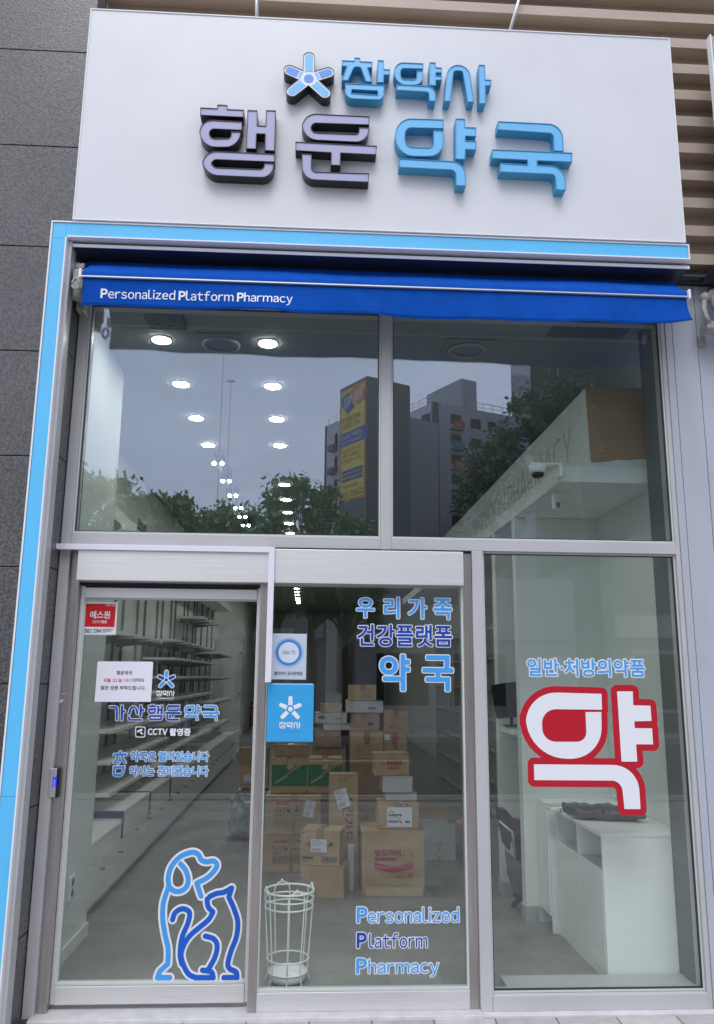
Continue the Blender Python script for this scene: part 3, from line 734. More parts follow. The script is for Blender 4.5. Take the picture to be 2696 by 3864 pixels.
# sliding leaf
sd = thing('sliding_door', 'glass sliding door leaf on the left with dog and cat vinyl', 'door', (-0.76, 0.09, 0.03))
MB().box(-1.2465, -1.224, 0.075, 0.115, 0.036, 2.088, 0.002).build('stile', 'steel', sd)
MB().box(-0.300, -0.2825, 0.075, 0.115, 0.036, 2.088, 0.002).build('stile', 'steel', sd)
MB().box(-1.2235, -0.3005, 0.07, 0.115, 2.025, 2.079, 0.002).build('top_rail', 'steel', sd)
MB().box(-1.2235, -0.3005, 0.07, 0.115, 0.036, 0.118, 0.002).build('bottom_rail', 'steel', sd)
MB().box(-1.2235, -0.3005, 0.076, 0.112, 0.1185, 0.134, 0.002).box(-1.2235, -1.216, 0.080, 0.110, 0.1345, 2.0165).box(-1.2235, -0.3005, 0.080, 0.110, 2.0168, 2.0245).build('seal', 'seal', sd)
GS = 0.090
pane('glass_pane', -1.2225, -0.3015, 0.1245, 2.0225, GS, 'glass_low', sd)
# fixed leaf
fd = thing('fixed_door_panel', 'fixed glass door leaf with blue Korean slogan vinyl', 'door', (0.29, 0.04, 0.012))
MB().box(-0.2375, 0.818, 0.016, 0.062, 0.012, 0.098, 0.002).build('bottom_rail', 'steel', fd)
MB().box(-0.2375, -0.229, 0.024, 0.058, 0.1115, 2.107).box(0.8085, 0.818, 0.024, 0.058, 0.1115, 2.107).box(-0.2375, 0.818, 0.022, 0.06, 0.0985, 0.111, 0.001).build('seal', 'seal', fd)
pane('glass_pane', -0.2285, 0.808, 0.1115, 2.107, GL, 'glass_low', fd)

# ------------------------------------------------------------------ vinyl on the glass
YS, YF, YR = GS - 0.003, GL - 0.003, GL - 0.003
vz = zz(900, 2000, .6242)
for s_, bx, m, cap in (('우', (710,405,828,537), 'vinyl_blue', 0), ('리', (875,402,980,540), 'vinyl_blue', 0), ('가', (1022,405,1145,543), 'vinyl_blue', 0), ('족', (1175,410,1297,547), 'vinyl_blue', 0)):
    out_text('lettering', s_, pxbox(vz, *bx, YF), YF, m, fd, 0.0045, 0.0028)
out_text('lettering', '건강플랫폼', pxbox(vz, 715,568,1298,710, YF), YF, 'vinyl_deep', fd, 0.0042, 0.0022)
out_text('lettering', '약', pxbox(vz, 848,746,1044,980, YF), YF, 'vinyl_blue', fd, 0.005, 0.0055)
out_text('lettering', '국', pxbox(vz, 1108,752,1307,982, YF), YF, 'vinyl_blue', fd, 0.005, 0.0055)
vb = zz(900, 2864, .6242)
for cap, cb, rest, rb, m in (('P', (711,890,786,998), 'ersonalized', (776,892,1341,998), 'vinyl_blue'), ('P', (711,1045,782,1150), 'latform', (784,1047,1149,1150), 'vinyl_deep'), ('P', (708,1200,782,1307), 'harmacy', (780,1203,1219,1328), 'vinyl_blue')):
    x0, x1, z0, z1 = pxbox(vb, *rb, YF); q = 0.0055
    X0, X1, Z0, Z1 = pxbox(vb, *cb, YF)
    cg = fit(text_loops(cap), X0+0.0075, X1-0.0075, Z0+0.0075, Z1-0.0075)
    rgp = fit(text_loops(rest), x0+q, x1-q, z0+q, z1-q)
    Fc = sdf([cg], h=0.0012, band=0.018)
    big = contours((Fc[0]-0.003, *Fc[1:]), 0.0)
    outlined('lettering', [rgp, big], (), YF, m, fd, 0.0044, 0.0005)
vr = zz(1696, 2000, .6242)
out_text('lettering', '일반·처방의약품', pxbox(vr, 466,773,1189,893, YR), YR, 'vinyl_blue', sf, 0.0055, 0.0018)
def wl(f, polys, Y):
    return [[[(lambda q: (q[0], q[2]))(P(*f(px, py), Y)) for px, py in rounded(l)] for l in g_] for g_ in polys]
RY = wl(vr, [[[(921,991),(462,978,190),(466,1384,250),(925,1384,190),(920,1101),(824,1101),(832,1281,60),(566,1281,80),(558,1083,90),(924,1087)]],
             [[(1015,976),(1110,976),(1113,1060),(1217,1063),(1224,1155),(1120,1157),(1122,1198),(1227,1200),(1233,1297),(1130,1296),(1138,1401),(1042,1401)]],
             [[(512,1417),(1140,1422,150),(1157,1688),(1060,1688),(1042,1516,60),(515,1513)]]], YR)
F = sdf(RY, h=0.002, band=0.06)
o = decal('pharmacy_mark', contours(F, 0.034, outer_only=True), YR, 'red', sf); o['label'] = 'big white letter 약 on a red outline'
decal('mark_face', contours(F, 0.0), YR-0.0012, 'white_vinyl', o)
# left leaf
vd = zz(340, 2480, .3246)
SB = lambda *b_: pxbox(vd, *b_, YS)
fz = zz(0, 2000, .6242)
Cd, Ed, rd = star_shapes(vd, YS, (887,265), [(889,172),(806,226),(972,226),(817,335),(955,335)], 27)
Fd_ = sdf((), [([Cd, e], rd) for e in Ed], h=0.0012, band=0.006)
o = decal('emblem', contours(Fd_), YS, 'white_vinyl', sd)
star_inner(Cd, Ed, rd, YS-0.0012, ['vinyl_blue','vinyl_deep','vinyl_deep','vinyl_blue','vinyl_blue'], o, hub=0.72, ring=1.2, lens=False)
def glyph(key, box):
    ls = [l for g_ in LT[key] for l in g_]; x0, x1, z0, z1 = box
    A = np.array([p for l in ls for p in l]); lo_, hi = A.min(0), A.max(0)
    return [[[(x0+(p[0]-lo_[0])/(hi[0]-lo_[0])*(x1-x0), z0+(p[1]-lo_[1])/(hi[1]-lo_[1])*(z1-z0)) for p in l] for l in g_] for g_ in LT[key]]
def brand_row(boxes, Y, m, parent, grow=0.0, h=0.0005):
    gs = []
    for k_, b_ in boxes: gs += glyph(k_, b_)
    F = sdf(gs, h=h, band=0.003)
    return decal('lettering', contours(F, grow), Y, m, parent)
brand_row([('cham', SB(771,387,843,456)), ('yak_small', SB(845,389,913,456)), ('sa', SB(916,389,985,456))], YS, 'white_vinyl', sd)
text('lettering', 'CHARMACIST', SB(768,469,979,489), YS, 'white_vinyl', sd, 0.0002, 0.0004)
gap = 0.0026
def name_glyph(groups, m):
    F = sdf(groups, h=0.0007, band=0.012)
    o = decal('lettering', contours(F, 0.0034), YS, 'white_vinyl', sd)
    decal('colour_layer', contours(F, 0.0), YS-0.0012, m, o)
q = lambda l: [[[(lambda w_: (w_[0], w_[2]))(P(*vd(px, py), YS)) for px, py in rounded(l)]]]
name_glyph([q([(224,569),(325,569,40),(325,736),(300,736),(298,592,20),(224,588)])[0], q([(358,560),(386,560),(386,618),(412,618),(412,642),(386,642),(380,736),(354,736)])[0]], 'vinyl_deep')
name_glyph([q([(440,668),(466,566,44),(540,566,44),(566,664),(540,664),(522,590,10),(490,590,10),(466,668)])[0], q([(578,558),(604,558),(604,606),(632,606),(632,630),(604,630),(598,690),(574,690)])[0], q([(442,690),(466,690),(462,718,12),(604,718),(604,738),(438,738,30)])[0]], 'vinyl_deep')
name_glyph(glyph('haeng', SB(672,552,846,735)), 'vinyl_deep')
name_glyph(glyph('un', SB(874,557,1056,738)), 'vinyl_deep')
name_glyph(glyph('yak', SB(1097,557,1288,736)), 'vinyl_blue')
name_glyph(glyph('guk', SB(1307,560,1501,738)), 'vinyl_blue')
# camera pictogram
w2 = lambda x, y: (lambda q_: (q_[0], q_[2]))(P(*vd(x, y), YS))
rr_ = [w2(*p) for p in rounded([(525,805,24),(648,809,24),(640,936,24),(527,934,24)])]
ri_ = [w2(*p) for p in rounded([(535,815,20),(638,819,20),(631,926,20),(536,924,20)])]
decal('camera_icon', [rr_, ri_], YS, 'white_vinyl', sd)
decal('camera_icon', [[w2(*p) for p in ((545,858),(600,832),(614,850),(558,880))]], YS, 'white_vinyl', sd)
decal('camera_icon', [[w2(*p) for p in ((583,872),(596,866),(602,884),(618,884),(618,898),(592,898))]], YS, 'white_vinyl', sd)
text('lettering', 'CCTV', SB(672,830,900,906), YS, 'white_vinyl', sd, 0.0014)
text('lettering', '촬영중', SB(924,826,1171,916), YS, 'white_vinyl', sd, 0.0014)
st_ = [([w2(280,1133), w2(420,1131)], 0.0058), ([w2(352,1102), w2(352,1128)], 0.0058), ([w2(322,1150), w2(312,1190), w2(280,1226)], 0.0058), ([w2(372,1150), w2(380,1190), w2(410,1226)], 0.0058), ([w2(346,1222), w2(322,1252)], 0.003)]
bx_ = wl(vd, [[[(268,1268),(406,1266),(402,1345,46),(352,1392,20),(266,1385,30)], [(296,1295),(378,1293),(374,1350,16),(292,1358,16)]]], YS)
outlined('lettering', bx_, st_, YS, 'vinyl_mid', sd, 0.0030, 0.0)
for s_, bx, m in (('약국은', (466,1088,776,1222), 'vinyl_mid'), ('열려있습니다', (786,1090,1390,1222), 'vinyl_blue'), ('약사는', (452,1258,756,1392), 'vinyl_mid'), ('준비됐습니다', (780,1258,1384,1394), 'vinyl_blue')):
    out_text('lettering', s_, SB(*bx), YS, m, sd, 0.0030, 0.0013, 0.0008)
va = zz(0, 2864, .6242)
w3 = lambda x, y: (lambda q_: (q_[0], q_[2]))(P(*va(x, y), YS))
def line_art(name, lines, rad, m, label):
    st = [([w3(*p) for p in l], rad) for l in lines]
    F = sdf((), st, h=0.0015, band=0.02)
    return F
dog = [spline([(1028,1323),(952,1323)], 3), [(952,1323),(966,1285),(1015,1240)], spline([(1015,1240),(1017,1150),(998,1060),(985,970),(986,890),(1000,830),(1022,770)]),
       spline([(1022,770),(1018,715),(1038,650),(1090,592),(1160,565),(1200,578),(1218,612),(1250,622),(1292,618),(1312,640),(1300,672),(1255,718),(1190,752)]), [(1190,752),(1216,830)],
       spline([(1093,636),(1122,672),(1138,722),(1130,770),(1098,798),(1055,800),(1022,772)])]
cat = [spline([(1272,830),(1310,814),(1352,808)]), [(1352,808),(1402,780)], [(1402,780),(1384,836)], spline([(1384,836),(1415,905),(1438,985),(1430,1075),(1398,1160),(1378,1240),(1392,1272)]), spline([(1392,1272),(1428,1290),(1434,1323)]), [(1434,1323),(1354,1323)],
       [(1272,830),(1252,850)], spline([(1252,850),(1260,895),(1288,925)]), spline([(1288,925),(1262,972),(1205,1020),(1150,1068),(1115,1120),(1096,1180),(1108,1240),(1140,1300),(1185,1323)]), [(1185,1323),(1290,1323)], spline([(1290,1323),(1278,1288),(1225,1278)]),
       spline([(1262,1270),(1300,1200),(1314,1130),(1292,1088),(1242,1072)]), spline([(1044,972),(1060,930),(1104,906),(1146,928),(1138,990),(1108,1060),(1094,1120),(1090,1190),(1100,1240)])]
F1 = line_art('', dog, 0.0125, None, None); F2 = line_art('', cat, 0.0125, None, None)
Fall = sdf((), [([w3(*p) for p in l], 0.0125) for l in dog + cat], h=0.0015, band=0.02)
o = decal('pet_drawing', contours(Fall, 0.0100), YS, 'white_vinyl', sd); o['label'] = 'line drawing of a dog and a cat'
decal('dog_line', contours(F1), YS-0.0012, 'vinyl_blue', o); decal('cat_line', contours(F2), YS-0.0018, 'cat_blue', o)

# ------------------------------------------------------------------ plates, notices, hardware
def plate(name, label, cat, box, Y, th, m, bev=0.0):
    x0, x1, z0, z1 = box
    t = thing(name, label, cat, ((x0+x1)/2, Y, z0))
    MB().box(x0, x1, Y-th, Y, z0, z1, bev).build('sheet', m, t)
    return t
# red and white security sticker
bx = pxbox(fz, 505,436,706,633, YS)
t = plate('security_sticker', 'square red and white security company sticker at the top left of the glass door', 'sticker', bx, YS+0.0025, 0.0012, 'trim_white')
y_ = YS + 0.0008
rb = pxbox(fz, 516,446,697,586, y_)
MB().box(rb[0], rb[1], y_-0.0004, y_, rb[2], rb[3]).build('red_field', 'red_bright', t)
y_ -= 0.001
text('lettering', '에스원', pxbox(fz, 545,489,666,536, y_), y_, 'white_vinyl', t, 0.0009, 0.0006)
text('lettering', 'CCTV 작동중', pxbox(fz, 560,546,647,565, y_), y_, 'white_vinyl', t, 0.0004, 0.0004)
text('lettering', '언제나 안심', pxbox(fz, 640,449,697,462, y_), y_, 'white_vinyl', t, 0.0002, 0.0004)
text('lettering', 'SE', pxbox(fz, 509,598,545,622, y_), y_, 'ink_navy', t, 0.0006, 0.0004)
text('lettering', 'C', pxbox(fz, 546,598,566,622, y_), y_, 'ink_teal', t, 0.0006, 0.0004)
text('lettering', 'OM', pxbox(fz, 568,598,610,622, y_), y_, 'ink_navy', t, 0.0006, 0.0004)
mb = MB()
for k in range(4):
    a = pxbox(fz, 618, 598+k*6.4, (690, 676, 672, 640)[k], 600.5+k*6.4, y_); mb.box(a[0], a[1], y_-0.0002, y_, a[2], a[3])
mb.build('small_print', 'ink_grey', t)
# paper notice
pz = zz(340, 2480, .3246)
c4 = [P(*pz(*p), YS) for p in ((90,50),(722,52),(736,68),(708,520),(53,519))]
t = thing('paper_notice', 'white paper opening notice taped to the glass door', 'notice', (c4[3][0]-0.1, YS, c4[4][2]))
decal('sheet', [[(c[0], c[2]) for c in c4]], YS-0.0022, 'paper', t, 0.0006)
yn = YS - 0.0032
text('lettering', '행운약국', pxbox(pz, 307,158,491,208, yn), yn, 'ink', t, 0.0003, 0.0004)
text('lettering', '8월 31일 (수)', pxbox(pz, 162,246,474,292, yn), yn, 'ink_pink', t, 0.0004, 0.0004)
text('lettering', 'OPEN', pxbox(pz, 492,248,624,288, yn), yn, 'ink', t, 0.0003, 0.0004)
text('lettering', '많은 성원 부탁드립니다.', pxbox(pz, 124,332,648,382, yn), yn, 'ink', t, 0.0003, 0.0004)
# round logo plaque
bx = pxbox(vz, 197,628,412,905, YF)
t = plate('acrylic_plaque', 'pale rectangular plaque with a printed blue ring above the blue plate', 'plaque', bx, YF-0.001, 0.005, 'plate_clear', 0.0015)
yp = YF - 0.0070
cx_, _, cz_, _ = pxbox(vz, 305,740,306,741, yp)
def ring(name, r0, r1, y, m, par):
    lo = [[(cx_+math.cos(a)*r_, cz_+math.sin(a)*r_) for a in np.linspace(0, 2*math.pi, 49)[:-1]] for r_ in ((r1, r0) if r0 else (r1,))]
    decal(name, lo, y, m, par)
rm = bpy.data.materials.new('ring_print'); rm.use_nodes = True
tn = rm.node_tree; tcn = tn.nodes.new('ShaderNodeTexCoord'); mpp = tn.nodes.new('ShaderNodeMapping')
tn.links.new(tcn.outputs['Object'], mpp.inputs[0])
vl_ = tn.nodes.new('ShaderNodeVectorMath'); vl_.operation = 'LENGTH'; tn.links.new(mpp.outputs[0], vl_.inputs[0])
cr = tn.nodes.new('ShaderNodeValToRGB'); tn.links.new(vl_.outputs['Value'], cr.inputs[0])
rad_ = (bx[1]-bx[0])*0.43
e = cr.color_ramp.elements; e[0].position = rad_*0.66; e[0].color = (*srgb(210,222,238), 1); e[1].position = rad_*0.70; e[1].color = (*srgb(32,74,170), 1)
for p_, c_ in ((0.76, srgb(60,120,205)), (0.88, srgb(130,180,228)), (1.0, srgb(198,210,224))):
    q_ = e.new(rad_*p_); q_.color = (*c_, 1)
tn.links.new(cr.outputs[0], tn.nodes['Principled BSDF'].inputs['Base Color']); tn.nodes['Principled BSDF'].inputs['Roughness'].default_value = 0.2

me = fill_mesh([[(math.cos(a)*rad_, math.sin(a)*rad_) for a in np.linspace(0, 2*math.pi, 65)[:-1]]]); me.transform(FACE_OUT)
me.materials.append(rm); o = bpy.data.objects.new('ring_print', me); COL.objects.link(o); o.parent = t; o.location = Vector((cx_, yp, cz_)) - t.location
text('lettering', 'CELL TI', pxbox(vz, 268,731,344,750, yp-0.0008), yp-0.0008, 'ink_navy', t, 0.0002, 0.0004)
text('lettering', '셀티아이 공식판매점', pxbox(vz, 216,856,386,879, yp), yp, 'ink', t, 0.0003, 0.0004)
# blue plate
a_ = pxbox(vz, 173,928,455,1284, 0.006)
t = plate('name_plate', 'glossy sky blue name plate with a white star emblem on the door post', 'sign', a_, 0.0115, 0.012, 'plate_blue', 0.006)
yb = -0.0015
vc = zz(1000, 2500, .24969)
Cb, Eb, rb_ = star_shapes(vc, yb, (386,706), [(388,538),(248,644),(525,646),(267,824),(497,826)], 31)
for e_ in Eb:
    d = (e_[0]-Cb[0], e_[1]-Cb[1]); L = math.hypot(*d); s0_ = (Cb[0]+d[0]/L*rb_*2.0, Cb[1]+d[1]/L*rb_*2.0)
    F = sdf((), [([s0_, e_], rb_)], h=0.0008, band=0.004)
    FF, x0, y0, h = F; xs = x0+np.arange(FF.shape[1])*h; ys = y0+np.arange(FF.shape[0])*h
    decal('emblem_arm', contours((np.maximum(FF, rb_*1.95-np.hypot(xs[None,:]-Cb[0], ys[:,None]-Cb[1])), x0, y0, h)), yb, 'white_vinyl', t)
decal('emblem_hub', [[(Cb[0]+math.cos(a)*rb_*1.15, Cb[1]+math.sin(a)*rb_*1.15) for a in np.linspace(0, 2*math.pi, 29)[:-1]]], yb, 'white_vinyl', t)
NB = lambda *b_: pxbox(vc, *b_, yb)
brand_row([('cham', NB(215,897,322,998)), ('yak_small', NB(326,900,428,1000)), ('sa', NB(434,900,541,1000))], yb, 'white_vinyl', t)
text('lettering', 'CHARMACIST', NB(214,1028,541,1055), yb, 'vinyl_blue', t, 0.0003, 0.0004)
# white trunking
cw = 0.030
x_v = P(1016,2072,-0.03)[0]
tr_ = MB().box(-1.352, x_v, -0.045, -0.0015, 2.268, 2.298, 0.002).build('cable_trunking', 'conduit')
vb_ = P(*vz(158,922), -0.03)
bm = MB(); bm.box(x_v, x_v+0.032, -0.047, -0.0305, vb_[2], 2.298, 0.002)
tk = thing('cable_trunking', 'thin white cable trunking running over and down beside the door header', 'conduit', (-0.8, -0.03, 1.5))
off = tr_.location.copy(); tr_.parent = tk; tr_.location = off - tk.location; tr_.name = 'run'
bm.build('drop', 'conduit', tk)
MB().prism([(-1.384,-0.16),(-1.384,-0.13),(-1.3525,-0.0015),(-1.3525,-0.045)], 'z', 2.270, 2.298).build('end_piece', 'conduit', tk)
# push button
a_ = pxbox(zz(180, 2550, .22222), 50,1558,205,2058, 0.03)
t = thing('door_switch', 'slim silver touch switch with a small blue display on the left jamb', 'switch', ((a_[0]+a_[1])/2, 0.03, a_[2]))
MB().box(a_[0]-0.002, a_[1]+0.002, 0.004, 0.0345, a_[2]-0.002, a_[3], 0.004).build('case', 'black', t)
MB().box(a_[0]+0.001, a_[1]-0.009, -0.004, 0.0035, a_[2]+0.001, a_[3]-0.001, 0.003).build('cover', 'alu', t)
d_ = pxbox(zz(180, 2550, .22222), 84,1718,152,1886, -0.005)
MB().box(d_[0], d_[1], -0.006, -0.0042, d_[2], d_[3]).build('display', 'led_blue', t)
for i_, ch in enumerate('HSUP'):
    zc = d_[2] + (d_[3]-d_[2])*(0.10 + 0.17*i_); text('lettering', ch, ((d_[0]+d_[1])/2-0.003, (d_[0]+d_[1])/2+0.003, zc, zc+0.0045), -0.0065, 'led_white', t)
text('lettering', 'EXIT', ((d_[0]+d_[1])/2-0.006, (d_[0]+d_[1])/2+0.006, a_[2]+0.014, a_[2]+0.019), -0.0046, 'ink_grey', t)
l_ = pxbox(zz(180, 2550, .22222), 190,300,318,568, 0.034)
t = thing('door_lock', 'small steel lock plate with a round key cylinder on the left jamb', 'lock', ((l_[0]+l_[1])/2, 0.03, l_[2]))
MB().box(l_[0], l_[1], 0.030, 0.0345, l_[2], l_[3], 0.001).build('plate', 'steel_dark', t)
xm, zm = (l_[0]+l_[1])/2, (l_[2]+l_[3])/2
MB().tube([(xm-0.002,0.0295,zm),(xm-0.004,0.012,zm-0.001)], 0.0085, 16).build('cylinder', 'steel', t)
for z_ in (l_[2]+0.006, l_[3]-0.006): MB().sphere((xm,0.029,z_), 0.0025, 8).build('screw', 'steel', t)

# ================================================================== INTERIOR
CZ = 3.77
struct(MB().box(-2.6, 3.4, 0.12, 24.5, -0.3, 0.0).build('floor', 'floor_tile'))
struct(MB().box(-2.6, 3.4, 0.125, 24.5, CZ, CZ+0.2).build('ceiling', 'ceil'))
t = thing('wall_pier', 'pale interior wall pier just inside the sliding door', 'wall', (-1.7, 0.7, 0))
MB().box(-2.6, -1.40, 0.165, 1.30, 0.0, CZ).build('wall', 'wall_in', t)
MB().box(-1.3985, -1.386, 0.165, 1.31, 0.0, 0.075).build('baseboard', 'furn', t)
tag(MB().box(-2.2, -1.95, 1.302, 24.0, 0.0, CZ).build('side_wall', 'wall_in'), 'pale interior side wall behind the left shelves', 'wall')
t = thing('wall_column', 'white square interior column behind the white counter cabinet', 'column', (1.8, 1.8, 0))
MB().box(1.495, 2.60, 1.50, 1.60, 0.0, 2.794).build('shaft', 'wall_in', t)
MB().box(1.486, 1.58, 1.491, 1.609, 0.0, 0.10).build('baseboard', 'furn_grey', t)
t = thing('partition_wall', 'pale partition wall behind the black monitor and chair', 'wall', (2.0, 2.3, 0))
MB().box(1.495, 2.60, 2.17, 2.30, 0.0, 2.794).build('wall', 'wall_in', t)
MB().box(1.487, 1.66, 2.161, 2.309, 0.0, 0.10).build('baseboard', 'furn_grey', t)
tag(MB().box(2.12, 2.60, 0.125, 1.498, 0.0, 2.794).box(2.12, 2.6, 0.125, 0.36, 2.7945, CZ).build('end_wall', 'wall_in'), 'pale interior wall at the right end of the shop window', 'wall')
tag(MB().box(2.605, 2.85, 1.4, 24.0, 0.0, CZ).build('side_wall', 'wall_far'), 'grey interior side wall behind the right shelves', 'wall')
t = thing('back_wall', 'far back wall of the shop with a dark arched opening', 'wall', (0.3, 24, 0))
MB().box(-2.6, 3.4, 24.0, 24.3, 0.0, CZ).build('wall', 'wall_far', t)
tag(MB().box(1.04, 2.08, 0.135, 0.325, 0.001, 0.062, 0.003).build('window_board', 'furn_grey'), 'low grey board along the foot of the lower right window', 'board')
tag(MB().box(2.03, 2.118, 0.125, 0.34, 0.063, CZ-0.001).build('reveal_panel', 'furn_dark'), 'dark grey reveal panel at the right edge inside the window', 'panel')
# arched dark partition and doorway far inside
ap = [(0.50, 0.0), (0.50, 1.95)] + [(0.87 + 0.37*math.cos(a), 1.95 + 0.31*math.sin(a)) for a in np.linspace(math.pi, 0, 17)][1:-1] + [(1.24, 1.95), (1.24, 0.0)]
tag(MB().prism(ap, 'y', 9.6, 9.7).build('arched_screen', 'black'), 'black arched screen standing behind the piled cartons', 'screen')
# bulkhead over the right side
t = thing('bulkhead', 'pale green ceiling bulkhead with raised English letters along its side', 'bulkhead', (2.1, 3, 2.9))
MB().box(1.705, 2.60, 0.43, 9.0, 2.895, 3.43).build('casing', 'wall_in', t)
me = fill_mesh(fit(text_loops('HAENGWOON PHARMACY'), 0, 4.0, 0, 0.25), 0.02)
me.transform(Matrix.Translation((1.7045, 4.75, 3.03)) @ FACE_LEFT)
link('lettering', me, 'wall_far', t)  # greyer than the casing: shading of the raised letters put into their colour
MB().prism([(1.70,3.43),(1.716,2.94),(1.80,2.945),(1.86,2.955),(1.92,2.952),(2.0,2.963),(2.117,2.965),(2.117,3.43)], 'y', 0.418, 0.4295).build('plywood_panel', 'plywood', t)
t = thing('beam', 'white plastered beam with a ragged painted upper edge', 'beam', (1.8, 0.4, 2.78))
MB().box(1.49, 2.117, 0.36, 1.4985, 2.795, 2.893, 0.002).box(1.49, 2.60, 1.499, 9.0, 2.796, 2.893).build('body', 'plaster', t)
MB().prism([(1.70,2.894),(1.70,2.925),(1.76,2.935),(1.83,2.944),(1.88,2.955),(1.94,2.951),(2.02,2.962),(2.117,2.963),(2.117,2.894)], 'y', 0.405, 0.4175).build('ragged_edge', 'plaster', t)
# dome camera
t = thing('dome_camera', 'white dome security camera on the end of the beam', 'camera', (1.37, 0.33, 2.8))
MB().box(1.30, 1.489, 0.29, 0.37, 2.882, 2.894, 0.002).box(1.468, 1.489, 0.29, 0.37, 2.81, 2.8815, 0.002).build('bracket', 'white_metal', t)
MB().lathe([(0.052,2.8815),(0.054,2.868),(0.050,2.850),(0.044,2.836)], 1.348, 0.33).build('housing', 'white_metal', t)
MB().lathe([(0.0395,2.8355),(0.037,2.822),(0.028,2.811),(0.012,2.805),(0.002,2.804)], 1.348, 0.33).build('lens_dome', 'black_gloss', t)
t = thing('motion_sensor', 'small white motion sensor hanging under the beam', 'sensor', (1.55, 0.62, 2.7))
MB().box(1.555, 1.60, 0.60, 0.65, 2.755, 2.794, 0.004).build('mount', 'white_metal', t)
MB().box(1.515, 1.56, 0.585, 0.625, 2.672, 2.775, 0.008).build('body', 'white_metal', t)
MB().box(1.535, 1.556, 0.5825, 0.5848, 2.68, 2.715).build('lens', 'ink_grey', t)
# ceiling lights
def downlight(label, r_=0.060):
    t = thing('ceiling_light', label, 'ceiling light', (-1.016, 0.655, CZ), 'round ceiling downlights')
    MB().lathe([(r_*1.12, CZ-0.0005), (r_*1.12, CZ-0.006), (r_*1.0, CZ-0.010)], -1.016, 0.655, 32).build('rim', 'white_metal', t)
    MB().lathe([(r_*0.985, CZ-0.0102), (r_*0.98, CZ-0.013)], -1.016, 0.655, 32).build('diffuser', 'lamp_on', t)
    return t
d0 = downlight('round lit downlight nearest the glass in the left ceiling row')
nm_ = ['nearest the glass', 'second from the glass', 'third from the glass', 'fourth from the glass']
for k in range(1, 4): copy_tree(d0, (-1.016, 0.655+0.815*k, CZ), 'round lit downlight %s in the left ceiling row' % nm_[k])
for k in range(25):
    if k == 4: continue
    lb = 'round lit downlight %s in the right ceiling row' % nm_[k] if k < 4 else 'round lit downlight further back in the long right ceiling row'
    copy_tree(d0, (-0.325 - 0.004*k, 0.66 + 0.80*k, CZ), lb)
def spot(label):
    t = thing('spotlight', label, 'spotlight', (-0.9, 5, CZ-0.1), 'small spotlights on the ceiling track')
    MB().tube([(-0.9,5,CZ-0.001),(-0.9,5,CZ-0.05)], 0.008, 8).tube([(-0.9,5.0,CZ-0.05),(-0.9,4.95,CZ-0.13)], 0.028, 12).build('can', 'black', t)
    MB().tube([(-0.9,4.949,CZ-0.1315),(-0.9,4.947,CZ-0.134)], 0.020, 12).build('diffuser', 'lamp_on', t)
    return t
s0 = None
tk_ = MB(); 
for k, (x, y) in enumerate(((811,1753),(841,1753),(843,1819),(868,1819),(869,1873),(893,1873),(891,1920),(912,1920),(905,1953),(928,1953),(919,1985),(940,1985))):
    q_ = Zp(x, y, CZ-0.13)
    if s0 is None: s0 = spot('small round lit spotlight on the ceiling track left of the long downlight row'); s0.location = (q_[0], q_[1], CZ-0.1)
    else: copy_tree(s0, (q_[0], q_[1], CZ-0.1))
a_, b_ = Zp(826,1745,CZ), Zp(931,1990,CZ)
tag(MB().prism([(a_[0]-0.02, a_[1]), (a_[0]+0.02, a_[1]), (b_[0]+0.02, b_[1]), (b_[0]-0.02, b_[1])], 'z', CZ-0.03, CZ-0.0005).build('light_track', 'white_metal'), 'thin white ceiling track that carries the small spotlights', 'track')
for k, (cx_, cy_, lb) in enumerate(((-0.633, 0.69, 'square ceiling air diffuser with a round ring, behind the left upper pane'), (0.995, 0.66, 'square ceiling air diffuser with a round ring, behind the right upper pane'))):
    t = thing('air_diffuser', lb, 'air diffuser', (cx_, cy_, CZ), 'round air diffusers in the ceiling')
    MB().box(cx_-0.16, cx_+0.16, cy_-0.16, cy_+0.16, CZ-0.008, CZ-0.0005).build('plate', 'ceil', t)
    MB().tube([(cx_+0.115*math.cos(a), cy_+0.115*math.sin(a), CZ-0.016) for a in np.linspace(0, 2*math.pi, 33)[:-1]], 0.011, 8, closed=True).build('ring', 'furn_grey', t)
t = thing('ceiling_unit', 'dark square ceiling mounting plate with slots above the first downlight', 'ceiling unit', (-0.94, 0.38, CZ))
MB().box(-1.05, -0.82, 0.18, 0.44, CZ-0.03, CZ-0.0005, 0.006).build('plate', 'furn_dark', t)
mb = MB()
for k in range(14):
    a = k/14*2*math.pi; x, y = -0.935+0.055*math.cos(a)*(1+0.3*(k % 2)), 0.31+0.07*math.sin(a)*(1+0.3*((k+1) % 2))
    mb.box(x-0.006, x+0.006, y-0.004, y+0.004, CZ-0.0315, CZ-0.0302)
mb.box(-1.035, -1.018, 0.41, 0.428, CZ-0.0315, CZ-0.0302)
mb.build('slots', 'black', t)
tag(MB().box(1.46, 1.95, 0.18, 0.42, CZ-0.006, CZ-0.0005).build('ceiling_hatch', 'furn_dark'), 'dark rectangular ceiling hatch at the upper right', 'hatch')
t = thing('shelf_cornice', 'pale cornice with black Korean category letters above the left shelves', 'cornice', (-1.75, 6, 2.8))
MB().box(-1.948, -1.62, 1.32, 12.0, 2.86, 2.96, 0.003).build('body', 'wall_in', t)
for s_, y_ in (('마스크', 1.72), ('정장제', 3.02), ('소화제', 5.0), ('감기약', 7.2)):
    me = fill_mesh(fit(text_loops(s_), 0, 0.36, 0, 0.11), 0.012)
    me.transform(Matrix(((0,0,1,-1.605),(1,0,0,y_),(0,1,0,2.925),(0,0,0,1)))); o = link('lettering', me, 'black', t); o['label'] = 'black letters ' + s_
